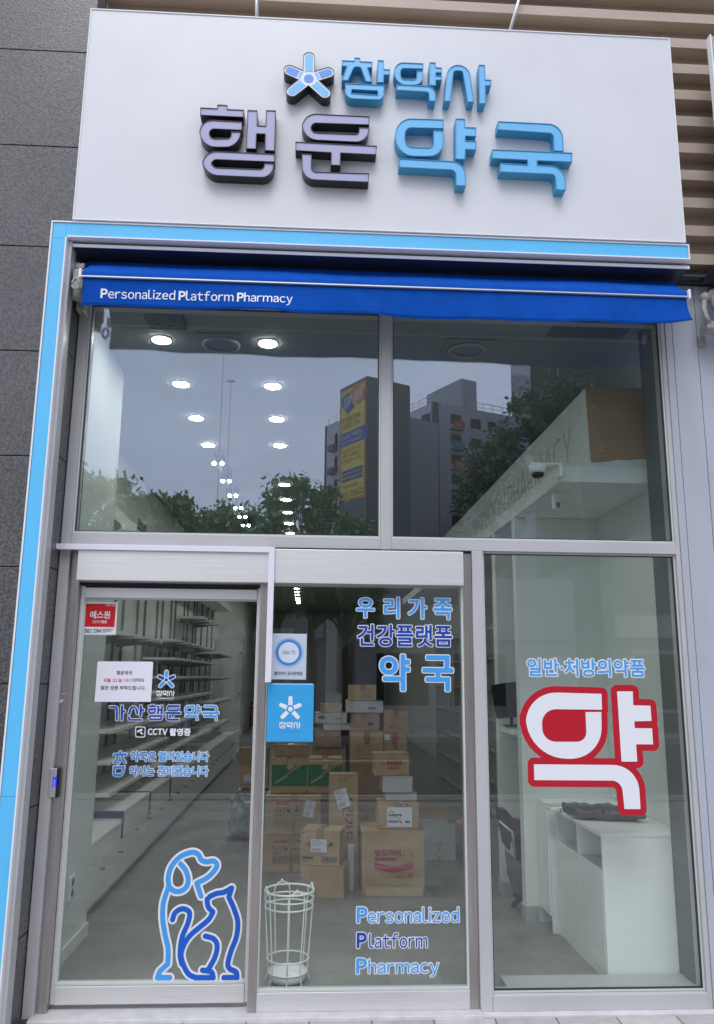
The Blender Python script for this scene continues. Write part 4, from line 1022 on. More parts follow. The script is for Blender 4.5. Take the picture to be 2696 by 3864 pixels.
# wall outlet
t = thing('power_outlet', 'double power outlet low on the pale wall pier', 'outlet', (-1.40, 0.87, 0.30))
MB().box(-1.3995, -1.386, 0.815, 0.925, 0.315, 0.45, 0.003).build('plate', 'furn', t)
MB().tube([(-1.386,0.87,0.352),(-1.3845,0.87,0.352)], 0.024, 20).build('socket', 'black', t)
MB().tube([(-1.386,0.87,0.412),(-1.3845,0.87,0.412)], 0.024, 20).build('socket', 'black', t)

# ------------------------------------------------------------------ left wall shelving
def upr(parent, ys, z0, z1):
    for y in ys: MB().box(-1.949, -1.925, y-0.010, y+0.010, z0, z1).build('upright', 'upright', parent)
def shelf(parent, y0, y1, z, xf=-1.58):
    o = MB().box(-1.924, xf, y0, y1, z-0.028, z, 0.002).build('shelf', 'furn', parent)
    mb = MB()
    for y in np.arange(y0+0.25, y1-0.1, 0.62): mb.prism([(-1.923, z-0.085), (-1.923, z-0.029), (xf+0.06, z-0.029), (xf+0.06, z-0.038)], 'y', y, y+0.005)
    mb.build('bracket', 'upright', o)
u = thing('wall_shelving', 'white wall shelving nearest the door, empty boards on dark uprights', 'shelving', (-1.8, 3.4, 0.6), 'white wall shelves along the left side')
upr(u, (2.5, 3.0, 3.75, 4.1, 4.8), 0.66, 3.0)
for z in (0.71, 0.95, 1.19, 1.45): shelf(u, 2.36, 5.0, z, -1.555)
shelf(u, 2.36, 4.3, 1.97, -1.555)
u2 = thing('wall_shelving', 'white wall shelving further from the door with one high board', 'shelving', (-1.8, 7, 0.6), 'white wall shelves along the left side')
upr(u2, (5.2, 5.95, 6.3, 6.95, 7.3, 8.1, 8.45, 9.1), 0.66, 3.0)
for z in (0.80, 1.08, 1.36, 1.61, 1.82, 2.03): shelf(u2, 5.15, 8.95, z, -1.555)
shelf(u2, 7.4, 9.15, 2.45, -1.555)
u3 = thing('wall_shelving', 'white wall shelving deep in the shop, third along the left wall', 'shelving', (-1.8, 10.6, 0.6), 'white wall shelves along the left side')
upr(u3, (9.4, 10.1, 10.9, 11.6), 0.66, 3.0)
for z in (0.80, 1.2, 1.6, 2.0): shelf(u3, 9.25, 12.0, z, -1.555)
for k, (y0, y1, zt_, lb) in enumerate(((1.305, 2.42, 0.50, 'white low base cabinet nearest the sliding door'), (2.425, 3.52, 0.565, 'white base cabinet edged in blue tape, second from the sliding door'), (3.525, 4.62, 0.565, 'white base cabinet edged in blue tape, third from the sliding door'), (4.625, 6.2, 0.565, 'white base cabinet edged in blue tape, fourth from the sliding door'), (6.205, 12.0, 0.55, 'long plain white base cabinet at the far end of the shelves'))):
    t = thing('base_cabinet', lb, 'cabinet', (-1.7, (y0+y1)/2, 0), 'white base cabinets under the left shelves')
    MB().box(-1.948, -1.51, y0+0.01, y1-0.01, 0.0, 0.07).build('plinth', 'furn_grey', t)
    MB().box(-1.948, -1.475, y0, y1, 0.072, zt_-0.025, 0.002).build('body', 'furn', t)
    MB().box(-1.948, -1.455, y0, y1, zt_-0.0245, zt_, 0.002).build('top', 'furn', t)
    nd = max(1, int(round((y1-y0)/0.55)))
    for j in range(nd):
        ya, yb_ = y0+(y1-y0)*j/nd+0.004, y0+(y1-y0)*(j+1)/nd-0.004
        d_ = MB().box(-1.4745, -1.458, ya, yb_, 0.078, zt_-0.17, 0.002).build('door', 'furn', t)
        MB().tube([(-1.457, yb_-0.06, zt_-0.215), (-1.43, yb_-0.06, zt_-0.215)], 0.007, 8).sphere((-1.428, yb_-0.06, zt_-0.215), 0.012, 8).build('knob', 'furn_dark', d_)
        MB().box(-1.4745, -1.458, ya, yb_, zt_-0.164, zt_-0.028, 0.002).build('drawer', 'furn', t)
    if 1 <= k <= 3:
        MB().box(-1.948, -1.452, y0-0.003, y0+0.035, zt_-0.022, zt_+0.003).box(-1.4575, -1.452, y0-0.003, y0+0.05, zt_-0.20, zt_-0.0225).box(-1.948, -1.4585, y0-0.003, y0-0.0005, zt_-0.05, zt_-0.0225).build('blue_tape', 'tape_blue', t)
bc = thing('bookcase', 'tall narrow white bookcase at the far end of the left shelves', 'bookcase', (-1.7, 12.6, 0))
MB().box(-1.94, -1.92, 12.4, 13.0, 0, 2.35).box(-1.9195, -1.45, 12.98, 13.0, 0, 2.35).box(-1.9195, -1.45, 12.4, 12.42, 0, 2.35).build('carcass', 'furn', bc)
for z in (0.1, 0.5, 0.9, 1.3, 1.7, 2.1, 2.33): MB().box(-1.9195, -1.45, 12.4205, 12.9795, z, z+0.02).build('shelf', 'furn', bc)
tag(MB().box(-1.32, -0.62, 23.4, 23.98, 0.0, 3.2).build('partition', 'wall_in'), 'pale tall partition against the back wall seen beside the door post', 'panel')
fe = thing('fire_extinguisher', 'dark red fire extinguisher far back on the floor', 'fire extinguisher', (-2.05, 23.0, 0))
fx_, fy_ = Zp(925, 2738, 0)[0]*0.93, 22.6
MB().lathe([(0.10,0.02),(0.11,0.06),(0.11,0.52),(0.07,0.62),(0.035,0.66),(0.03,0.70)], -1.9, fy_, 16).build('cylinder', 'extinguisher', fe)
MB().box(-1.96, -1.84, fy_-0.03, fy_+0.03, 0.70, 0.78, 0.01).tube([(-1.9,fy_-0.04,0.73),(-1.72,fy_-0.06,0.66),(-1.70,fy_-0.06,0.35)], 0.014, 8).build('valve_hose', 'black', fe)

# ------------------------------------------------------------------ right hand pigeonhole shelves
for k, (y0, y1, lb) in enumerate(((3.6, 6.4, 'dark grey pigeonhole shelving nearer the window, right of the cartons'), (6.5, 9.6, 'dark grey pigeonhole shelving deeper in the shop, right of the cartons'))):
    t = thing('pigeonhole_shelf', lb, 'shelving', (2.3, (y0+y1)/2, 0), 'pigeonhole shelves along the right side')
    MB().box(2.575, 2.602, y0, y1, 0.0, 2.25).build('back_panel', 'furn_dark', t)
    nz_, ny_ = 6, int(round((y1-y0)/0.42))
    for j in range(ny_+1):
        y = y0 + (y1-y0)*j/ny_; MB().box(2.12, 2.574, y-0.011, y+0.011, 0.0, 2.25).build('divider', 'furn_grey', t)
    for i in range(nz_+1):
        z = 0.08 + (2.2-0.08)*i/nz_
        mb = MB()
        for j in range(ny_): mb.box(2.125, 2.574, y0+(y1-y0)*j/ny_+0.0115, y0+(y1-y0)*(j+1)/ny_-0.0115, z-0.011, z+0.011)
        mb.build('shelf', 'furn_grey', t)

# ------------------------------------------------------------------ counter cabinet at the right window
t = thing('counter_cabinet', 'white counter cabinet with two open cubbies behind the lower right window', 'cabinet', (1.87, 0.8, 0))
cx0, cx1, cy0, cy1, ch = 1.635, 2.115, 0.345, 1.215, 0.775
MB().box(cx0+0.002, cx1, cy0+0.001, cy0+0.02, 0.001, ch-0.0215, 0.001).build('end_panel', 'furn', t)
MB().box(cx0-0.004, cx1, cy0-0.003, cy1+0.003, ch-0.021, ch, 0.0015).build('top', 'furn', t)
MB().box(cx0+0.02, cx1, cy0+0.0205, cy1-0.018, 0.02, 0.575).build('carcass', 'furn_grey', t)
MB().box(cx1-0.03, cx1, cy0+0.0205, cy1-0.018, 0.5755, ch-0.022).build('back_panel', 'furn', t)
MB().box(cx0+0.002, cx1-0.031, 0.775, 0.79, 0.5755, ch-0.022).build('divider', 'furn', t)
MB().box(cx0+0.002, cx1, cy1-0.0175, cy1, 0.001, ch-0.0215, 0.001).build('end_panel', 'furn', t)
for a, b_ in ((cy0+0.021, 0.780), (0.784, cy1-0.018)): MB().box(cx0, cx0+0.0185, a, b_, 0.055, 0.572, 0.002).build('door', 'furn', t)
MB().box(cx0+0.006, cx0+0.0195, cy0+0.0205, cy1-0.018, 0.001, 0.052).build('plinth', 'furn', t)
t = thing('tall_cabinet', 'narrow white cabinet end standing behind the white counter cabinet', 'cabinet', (1.9, 1.35, 0))
MB().box(1.60, 2.115, 1.235, 1.26, 0.0, 0.79, 0.001).build('end_panel', 'furn', t)
MB().box(1.59, 2.115, 1.2605, 1.488, 0.101, 0.80, 0.002).build('body', 'furn', t)
bg_ = MB()
n1, n2 = 26, 14
prev = None
for i in range(n1+1):
    u_ = i/n1; x = 1.585 + 0.43*u_
    rad = 0.055*(min(1, u_*7+0.35))**0.5*(1 - 0.35*max(0, (u_-0.75)/0.25))
    row = []
    for j in range(n2):
        a = 2*math.pi*j/n2; wob = 1 + 0.10*math.sin(a*3+u_*17) + 0.07*math.sin(u_*41+a)
        y = 0.86 + 0.10*math.cos(a)*wob*min(1, u_*5+0.4); z = ch + 0.042 + 0.042*math.sin(a)*wob*(0.75+0.4*math.sin(u_*3.2)) + (0.018*(1-u_*4) if u_ < 0.25 else 0)
        row.append(bg_.bm.verts.new((x, y - 0.12*u_, max(z, ch+0.002))))
    if prev:
        for j in range(n2):
            f = bg_.bm.faces.new((prev[j], prev[(j+1) % n2], row[(j+1) % n2], row[j])); f.smooth = True
    else: bg_.bm.faces.new(row[::-1])
    prev = row
bg_.bm.faces.new(prev)
tag(bg_.build('plastic_bag', 'grey_bag'), 'dark grey plastic wrapped bundle lying on the white counter cabinet', 'bag')
t = thing('router', 'small white box device with a teal mark on the white cabinet', 'device', (1.6, 1.12, ch))
MB().box(1.555, 1.68, 1.05, 1.17, ch+0.001, ch+0.036, 0.012).build('body', 'furn', t)
MB().box(1.558, 1.677, 1.055, 1.165, ch+0.0365, ch+0.040, 0.0015).build('lid', 'furn_grey', t)
MB().box(1.615, 1.628, 1.0465, 1.0495, ch+0.004, ch+0.026).build('mark', 'ink_teal', t)
# monitor and chair beyond the column
t = thing('monitor', 'black monitor tilted on the ledge left of the red mark', 'monitor', (1.64, 2.4, 1.2))
o = MB().box(-0.15, 0.15, -0.012, 0.012, 0.0, 0.26, 0.004).build('screen', 'black_gloss', None); o.location = (0,0,0); o.parent = t; o.rotation_euler = (0.1, -0.12, -0.9); o.location = (0, 0, 0.02)
o2 = MB().box(-0.06, 0.06, -0.05, 0.05, 0.0, 0.012, 0.003).tube([(0,0.02,0.012),(0,0.02,0.08)], 0.012, 8).build('stand', 'black', None); o2.parent = t; o2.location = (0, 0.03, -0.05)
mq = P(1922, 2712, 1.92); t.location = (mq[0]+0.03, 1.92, mq[2]-0.01)
lz = mq[2] - 0.07
tag(MB().box(1.50, 2.1, 1.75, 2.165, lz-0.04, lz, 0.003).build('ledge', 'furn'), 'white ledge that carries the black monitor, behind the column', 'ledge')
t = thing('office_chair', 'black upholstered chair seen in the gap left of the column', 'chair', (1.42, 1.75, 0))
cz_pts = lambda l, Y: [(lambda q_: (q_[0], q_[2]))(P(x, y, Y)) for x, y in l]
MB().prism(cz_pts(((1882,3052),(1909,3054),(1941,3092),(1976,3097),(1983,3274),(1960,3254),(1951,3223),(1936,3150),(1924,3212),(1905,3186),(1890,3113),(1880,3088)), 1.72), 'y', 1.72, 1.80).build('backrest', 'black', t)
MB().prism(cz_pts(((1938,3232),(1981,3276),(1985,3425),(1970,3405),(1948,3330)), 1.74), 'y', 1.74, 2.0).build('seat', 'furn_dark', t)
MB().tube([tuple(P(1884,3098,1.70)), tuple(P(1934,3140,1.66)), tuple(P(1946,3222,1.68))], 0.009, 8).build('armrest', 'alu', t)
MB().tube([tuple(P(1942,3375,1.74)), tuple(P(1962,3392,1.70)), (1.48, 1.80, 0.03)], 0.02, 8).build('base', 'black', t)

# ------------------------------------------------------------------ umbrella stand
t = thing('umbrella_stand', 'white wire umbrella stand inside the fixed glass door', 'umbrella stand', (-0.096, 0.44, 0))
ux, uy = -0.096, 0.44
def ring_pts(r_, z, n=48): return [(ux+r_*math.cos(a), uy+r_*math.sin(a), z) for a in np.linspace(0, 2*math.pi, n+1)[:-1]]
for r_, z, w_ in ((0.134, 0.466, 0.0058), (0.1325, 0.425, 0.0044), (0.131, 0.386, 0.0044), (0.112, 0.125, 0.0044), (0.106, 0.060, 0.004)):
    MB().tube(ring_pts(r_, z), w_, 8, closed=True).build('ring', 'white_metal', t)
for k in range(4):
    a0 = math.radians(20 + 90*k); da = math.radians(20)
    pts = []
    zs = [0.0, 0.035, 0.06, 0.125, 0.386, 0.44]
    def rad_at(z): return 0.128 if z < 0.005 else (0.112 if z < 0.04 else 0.104 + (z-0.05)*0.073)
    for z in zs: pts.append((ux+rad_at(z)*math.cos(a0-da), uy+rad_at(z)*math.sin(a0-da), z))
    for j in range(9):
        b_ = math.pi*j/8; aa = a0 - da*math.cos(b_); z = 0.44 + 0.042*math.sin(b_); pts.append((ux+0.132*math.cos(aa), uy+0.132*math.sin(aa), z))
    for z in zs[::-1]: pts.append((ux+rad_at(z)*math.cos(a0+da), uy+rad_at(z)*math.sin(a0+da), z))
    MB().tube(pts, 0.0041, 7).build('wire_hoop', 'white_metal', t)
    MB().sphere((ux+0.132*math.cos(a0), uy+0.132*math.sin(a0), 0.489), 0.0075, 12).build('knob', 'white_metal', t)
pan = MB(); n_ = 36
pan.lathe([(0.070,0.012),(0.094,0.018),(0.104,0.056),(0.101,0.057),(0.091,0.024),(0.06,0.020),(0.002,0.020)], ux, uy, n_); pan.build('drip_pan', 'white_metal', t)

# ------------------------------------------------------------------ cartons
def carton(x0, x1, Y, z0, h_, d, label, m='carton', rz=0.0, tape=True, seam=True, group='cartons piled inside the shop'):
    xc = (x0+x1)/2
    t = thing('carton', label, 'carton', (xc, Y, z0), group)
    b_ = MB(); b_.box(x0, x1, Y, Y+d, z0+0.001, z0+h_, 0.004)
    for v in b_.bm.verts:                                  # slight bulge and dents
        v.co.x += 0.003*math.sin(v.co.z*40+xc*9); v.co.y += 0.003*math.sin(v.co.x*37+z0*5)
    b_.build('body', m, t)
    if seam: MB().box(x0+0.006, x1-0.006, Y-0.0045, Y+0.006, z0+h_-0.0005, z0+h_+0.0015).build('flap', m, t)
    if tape: MB().box(xc-0.028, xc+0.028, Y-0.0062, Y-0.0048, z0+h_-min(0.09, h_*0.3), z0+h_+0.001).box(xc-0.028, xc+0.028, Y-0.006, Y+d, z0+h_+0.0022, z0+h_+0.0034).build('tape', 'tape', t)
    t.rotation_euler = (0, 0, 0)
    t['rz'] = rz
    return t
def turn(t):
    t.rotation_euler = (0, 0, math.radians(t['rz'])); del t['rz']
def pr(t, s_, fx0, fx1, fz0, fz1, m, box, Yf, bold=0.0, name='print'):
    """print on a carton front; the box is x0, x1, z0, z1 and the f values are fractions of it"""
    x0, x1, z0, z1 = box
    return text(name, s_, (x0+(x1-x0)*fx0, x0+(x1-x0)*fx1, z0+(z1-z0)*fz0, z0+(z1-z0)*fz1), Yf, m, t, bold)
def bars(t, fx0, fx1, fz0, fz1, box, Yf, m='ink', n_=14, name='barcode'):
    x0, x1, z0, z1 = box; mb = MB(); rr = random.Random(int(fx0*1000)); x = x0+(x1-x0)*fx0; e_ = x0+(x1-x0)*fx1; st = (e_-x)/(n_*1.6)
    while x < e_-st:
        w_ = st*rr.choice((0.5, 0.8, 1.2)); mb.box(x, x+w_, Yf-0.0003, Yf, z0+(z1-z0)*fz0, z0+(z1-z0)*fz1); x += w_+st*rr.choice((0.4, 0.7))
    return mb.build(name, m, t)
def rect(t, fx0, fx1, fz0, fz1, box, Yf, m, name, hollow=0.0, th=0.0004):
    x0, x1, z0, z1 = box; a, b_, c, d = x0+(x1-x0)*fx0, x0+(x1-x0)*fx1, z0+(z1-z0)*fz0, z0+(z1-z0)*fz1
    mb = MB()
    if hollow: mb.box(a, b_, Yf-th, Yf, c, c+hollow).box(a, b_, Yf-th, Yf, d-hollow, d).box(a, a+hollow, Yf-th, Yf, c+hollow, d-hollow).box(b_-hollow, b_, Yf-th, Yf, c+hollow, d-hollow)
    else: mb.box(a, b_, Yf-th, Yf, c, d)
    return mb.build(name, m, t)
def label_sheet(t, fx0, fx1, fz0, fz1, box, Yf, tilt=0.0):
    x0, x1, z0, z1 = box; a, b_, c, d = x0+(x1-x0)*fx0, x0+(x1-x0)*fx1, z0+(z1-z0)*fz0, z0+(z1-z0)*fz1
    cxm, czm, hw, hh = (a+b_)/2, (c+d)/2, (b_-a)/2, (d-c)/2; ct, sn = math.cos(tilt), math.sin(tilt)
    tr2 = lambda u, v: (cxm + u*ct - v*sn, czm + u*sn + v*ct)
    o = decal('shipping_label', [[tr2(-hw,-hh), tr2(hw,-hh), tr2(hw,hh), tr2(-hw,hh)]], Yf, 'paper', t, 0.0005)
    ls = []
    for k in range(9):
        u = -hw*0.75 + k*hw*0.11; ls.append([tr2(u,-hh*0.85), tr2(u+hw*0.06,-hh*0.85), tr2(u+hw*0.06,-hh*0.4), tr2(u,-hh*0.4)])
    for k in range(4):
        v = hh*(0.8-0.25*k); ls.append([tr2(-hw*0.85, v-hh*0.06), tr2(hw*(0.2+0.5*((k*7) % 3)/2), v-hh*0.06), tr2(hw*(0.2+0.5*((k*7) % 3)/2), v), tr2(-hw*0.85, v)])
    decal('small_print', ls, Yf-0.0007, 'ink_grey', o)
    return o
def handling_marks(t, box, Yf, xs, zc, sz):
    x0, x1, z0, z1 = box
    for k, xx in enumerate(xs):
        a = x0+(x1-x0)*xx; h2 = sz/2
        fr = [[(a-h2, zc-h2), (a+h2, zc-h2), (a+h2, zc+h2), (a-h2, zc+h2)], [(a-h2*0.9, zc-h2*0.9), (a+h2*0.9, zc-h2*0.9), (a+h2*0.9, zc+h2*0.9), (a-h2*0.9, zc+h2*0.9)]]
        u = h2*0.7
        if k == 0: g_ = [[(a+q-u*0.12, zc-u*0.55), (a+q+u*0.12, zc-u*0.55), (a+q+u*0.12, zc+u*0.3), (a+q+u*0.34, zc+u*0.3), (a+q, zc+u), (a+q-u*0.34, zc+u*0.3), (a+q-u*0.12, zc+u*0.3)] for q in (-u*0.45, u*0.45)] + [[(a-u, zc-u), (a+u, zc-u), (a+u, zc-u*0.8), (a-u, zc-u*0.8)]]
        elif k == 1: g_ = [[(a-u*0.8, zc+u), (a-u*0.6, zc+u*0.1), (a-u*0.1, zc-u*0.1), (a-u*0.1, zc-u*0.85), (a-u*0.5, zc-u), (a+u*0.5, zc-u), (a+u*0.1, zc-u*0.85), (a+u*0.1, zc-u*0.1), (a+u*0.6, zc+u*0.1), (a+u*0.8, zc+u), (a+u*0.2, zc+u*0.9), (a, zc+u*0.5), (a-u*0.1, zc+u*0.9)]]
        else: g_ = [[(a-u, zc+u*0.1), (a-u*0.6, zc+u*0.7), (a, zc+u), (a+u*0.6, zc+u*0.7), (a+u, zc+u*0.1), (a+u*0.08, zc+u*0.15), (a+u*0.08, zc-u*0.8), (a-u*0.25, zc-u), (a-u*0.35, zc-u*0.8), (a-u*0.08, zc-u*0.75), (a-u*0.08, zc+u*0.15)]]
        decal('handling_mark', fr + g_, Yf, 'ink', t)
def cbox(x0, x1, z0, h_): return (x0, x1, z0, z0+h_)
# column in front of the right hand shelves
A_ = carton(0.416, 0.895, 2.2, 0.0, 0.457, 0.42, 'largest brown carton on the floor, printed with crimson Korean words and a wavy band', tape=False)
bx = cbox(0.416, 0.895, 0, 0.457); y = 2.2-0.005
pr(A_, '밴드닥터', 0.20, 0.615, 0.61, 0.715, 'ink_magenta', bx, y, 0.0016)
pr(A_, '프리미엄', 0.65, 0.78, 0.675, 0.71, 'ink_magenta', bx, y); pr(A_, '밴드', 0.65, 0.72, 0.62, 0.655, 'ink_magenta', bx, y); pr(A_, 'A', 0.77, 0.82, 0.605, 0.68, 'ink_magenta', bx, y)
pr(A_, 'BandDoctor', 0.205, 0.55, 0.545, 0.595, 'ink_magenta', bx, y, 0.0022)
wv = [(0.195+0.615*i/24, 0.50 - 0.028*math.sin(i/24*6.3-1.6)) for i in range(25)]
fxz = lambda u, v: (bx[0]+(bx[1]-bx[0])*u, bx[2]+(bx[3]-bx[2])*v)
decal('print_band', [[fxz(u, v-0.02) for u, v in wv] + [fxz(u, v-0.115) for u, v in wv[::-1]]], y, 'ink_magenta', A_)
pr(A_, '상처보호 밴드의 놀라운 변신', 0.235, 0.66, 0.425, 0.452, 'carton', bx, y-0.0008)
pr(A_, '12갑', 0.52, 0.63, 0.265, 0.325, 'ink_magenta', bx, y, 0.0008); pr(A_, '내용 입수', 0.35, 0.50, 0.28, 0.305, 'ink_magenta', bx, y)
rect(A_, 0.655, 0.81, 0.255, 0.345, bx, y, 'ink_magenta', 'print_frame', 0.002); pr(A_, 'L 대형', 0.675, 0.79, 0.275, 0.325, 'ink_magenta', bx, y, 0.0004)
MB().prism([(2.170, 0.002), (2.1935, 0.062), (2.1945, 0.062), (2.1945, 0.002)], 'x', 0.44, 0.875).build('torn_flap', 'carton_stripe', A_)
B_ = carton(0.545, 0.862, 2.26, 0.459, 0.195, 0.30, 'brown carton with a white toothpaste label on top of the largest carton')
bx = cbox(0.545, 0.862, 0.459, 0.195); y = 2.26-0.0065
rect(B_, 0.21, 0.83, 0.10, 0.85, bx, y, 'paper', 'label', th=0.0005); y -= 0.0012
pr(B_, 'DADDYS', 0.245, 0.575, 0.50, 0.60, 'ink', bx, y, 0.0022); pr(B_, 'Dr.', 0.245, 0.305, 0.63, 0.68, 'ink', bx, y, 0.0006)
pr(B_, 'Junior Toothpaste', 0.255, 0.575, 0.42, 0.46, 'ink', bx, y, 0.0003)
rect(B_, 0.23, 0.49, 0.265, 0.355, bx, y, 'ink_grey', 'label_band'); rect(B_, 0.655, 0.775, 0.26, 0.325, bx, y, 'ink', 'label_band'); rect(B_, 0.655, 0.775, 0.335, 0.395, bx, y, 'ink_grey', 'print_frame', 0.0015)
f_ = lambda u, v: (bx[0]+(bx[1]-bx[0])*u, bx[2]+(bx[3]-bx[2])*v)
decal('label_mark', [[f_(0.27,0.78), f_(0.315,0.69), f_(0.37,0.62), f_(0.38,0.66), f_(0.32,0.72)], [f_(0.49,0.43), f_(0.56,0.32), f_(0.60,0.20), f_(0.52,0.29)], [f_(0.66,1.0), f_(0.70,0.90), f_(0.72,0.86), f_(0.735,0.98)]], y, 'red', B_)
C_ = carton(0.610, 0.858, 2.36, 0.656, 0.066, 0.25, 'flat white carton above the toothpaste carton', 'carton_white', tape=False)
D_ = carton(0.585, 0.822, 2.33, 0.724, 0.120, 0.30, 'white carton under the crimson lettered dental carton', 'carton_white', tape=False)
E_ = carton(0.520, 0.800, 2.38, 0.846, 0.172, 0.22, 'small brown carton with red dental lettering at the top of its column', tape=False)
bx = cbox(0.520, 0.800, 0.846, 0.172); y = 2.38-0.0055
pr(E_, '파워덴트', 0.33, 0.80, 0.45, 0.68, 'ink_red', bx, y, 0.0014); pr(E_, '바르는', 0.23, 0.30, 0.42, 0.62, 'ink_red', bx, y); pr(E_, '프리미엄', 0.37, 0.70, 0.26, 0.40, 'ink_red', bx, y, 0.0008)
pr(E_, '덴탈', 0.42, 0.58, 0.78, 0.85, 'ink_red', bx, y); pr(E_, '90g x 60', 0.70, 0.93, 0.06, 0.12, 'ink_red', bx, y)
# two front cartons
F_ = carton(-0.055, 0.275, 2.13, 0.0, 0.222, 0.26, 'plain brown carton on the floor nearest the glass', rz=-12, tape=False)
G_ = carton(-0.058, 0.242, 2.14, 0.224, 0.252, 0.25, 'brown carton with a white shipping label on the plain front carton', rz=-12)
bx = cbox(-0.058, 0.242, 0.224, 0.252); y = 2.14-0.0055
label_sheet(G_, 0.27, 0.68, 0.385, 0.75, bx, y-0.0009)
pr(G_, '가', 0.155, 0.27, 0.51, 0.64, 'ink', bx, y, 0.001); pr(G_, '널', 0.69, 0.745, 0.55, 0.62, 'ink', bx, y, 0.0006); pr(G_, 'AL', 0.69, 0.755, 0.455, 0.50, 'ink', bx, y)
decal('round_mark', [[fc_ for fc_ in [(bx[0]+(bx[1]-bx[0])*0.79+0.0125*math.cos(a), bx[2]+(bx[3]-bx[2])*0.625+0.0125*math.sin(a)) for a in np.linspace(0, 6.283, 25)[:-1]]]], y, 'ink', G_)
pr(G_, '건강기능식품', 0.12, 0.28, 0.905, 0.935, 'ink', bx, y); rect(G_, 0.06, 0.09, 0.90, 0.94, bx, y, 'ink', 'print_block'); pr(G_, '취급주의', 0.86, 0.95, 0.87, 0.91, 'ink', bx, y)
rect(G_, 0.06, 0.33, 0.205, 0.245, bx, y, 'ink', 'print_block'); rect(G_, 0.06, 0.33, 0.14, 0.20, bx, y, 'ink', 'print_frame', 0.0015)
rect(G_, 0.55, 0.95, 0.12, 0.265, bx, y, 'ink', 'print_frame', 0.0025); bars(G_, 0.58, 0.92, 0.15, 0.24, bx, y-0.0005)
for t_ in (F_, G_): turn(t_)
# pair of glassware cartons
for nm, x0, x1, Y, z0, h_, lb in (('I', -0.375, 0.10, 2.93, 0.0, 0.305, 'brown glassware carton with handling symbols, on the floor behind the front cartons'), ('H', -0.362, 0.108, 2.91, 0.307, 0.312, 'brown glassware carton with handling symbols and a tilted shipping label')):
    t = carton(x0, x1, Y, z0, h_, 0.33, lb); bx = cbox(x0, x1, z0, h_); y = Y-0.0055
    pr(t, '유리제품', 0.18, 0.425, 0.765, 0.86, 'ink_red', bx, y, 0.0012); pr(t, '던지면', 0.47, 0.67, 0.765, 0.86, 'ink_red', bx, y, 0.0012)
    handling_marks(t, bx, y, (0.245, 0.405, 0.565), z0+h_*0.59, 0.066)
    rect(t, 0.17, 0.81, 0.235, 0.425, bx, y, 'ink', 'print_frame', 0.0015)
    for k in range(3): pr(t, ('경고: 내용물이 깨질 수 있으니 던지지 마십시오', '주의: 습기가 없는 서늘한 곳에 보관하십시오', '제품 파손시 반품 처리가 되지 않습니다')[k], 0.19, 0.77, 0.365-k*0.048, 0.395-k*0.048, 'ink', bx, y)
    MB().box(x0+(x1-x0)*0.47, x0+(x1-x0)*0.53, Y-0.0064, Y-0.0058, z0+0.01, z0+h_-0.095).build('tape', 'tape', t)
    if nm == 'H':
        label_sheet(t, 0.70, 0.88, 0.45, 0.88, bx, y-0.0009, -0.18)
        for xx in (0.20, 0.70): MB().box(x0+(x1-x0)*xx, x0+(x1-x0)*(xx+0.17), Y+0.10, Y+0.15, z0+h_+0.0005, z0+h_+0.0016).build('red_print', 'red', t)
# green banded cartons on top of them
for k, (x0, x1, lb) in enumerate(((-0.325, -0.017, 'left one of two cartons with a dark green band and pale slanting stripes'), (-0.013, 0.290, 'right one of two cartons with a dark green band and pale slanting stripes'))):
    t = carton(x0, x1, 3.03, 0.622, 0.292, 0.28, lb); bx = cbox(x0, x1, 0.622, 0.292); y = 3.03-0.0048
    rect(t, 0.003, 0.997, 0.215, 0.82, bx, y, 'carton_green', 'green_band')
    f_ = lambda u, v: (bx[0]+(bx[1]-bx[0])*u, bx[2]+(bx[3]-bx[2])*v)
    decal('stripe', [[f_(0.10,0.27), f_(0.45,0.48), f_(0.45,0.55), f_(0.10,0.33)], [f_(0.45,0.54), f_(0.86,0.82), f_(0.80,0.82), f_(0.45,0.58)], [f_(0.45,0.64), f_(0.74,0.82), f_(0.69,0.82), f_(0.45,0.67)]], y-0.0009, 'carton_stripe', t)
    MB().box(x0+(x1-x0)*0.44, x0+(x1-x0)*0.60, 3.03-0.0066, 3.03-0.0061, 0.622+0.292*0.70, 0.622+0.292).build('tape', 'carton_stripe', t)
t = carton(-0.31, -0.02, 3.12, 0.917, 0.10, 0.2, 'flat brown carton on the left green banded carton, below the blue plate', 'carton_dark')
# tall narrow carton
K_ = carton(0.168, 0.398, 2.45, 0.0, 0.845, 0.20, 'tall narrow upright brown carton with vertical black lettering', tape=False)
bx = cbox(0.168, 0.398, 0, 0.845); y = 2.45-0.0055
label_sheet(K_, 0.22, 0.66, 0.70, 0.87, bx, y-0.0009, 0.30)
me = fill_mesh(fit(text_loops('스킨가드'), 0, 0.36, 0, 0.085)); me.transform(Matrix.Translation((0.275, y, 0.70)) @ FACE_OUT @ Matrix.Rotation(-math.pi/2, 4, 'Z')); link('print', me, 'ink', K_)
pr(K_, '보관', 0.28, 0.40, 0.93, 0.97, 'ink_grey', bx, y); pr(K_, '제조', 0.46, 0.66, 0.93, 0.97, 'ink_grey', bx, y)
tag(MB().box(0.315, 0.362, 2.36, 2.43, 0.0, 0.322, 0.002).build('foam_board', 'carton_white'), 'narrow white upright board between the front cartons and the largest carton', 'board')
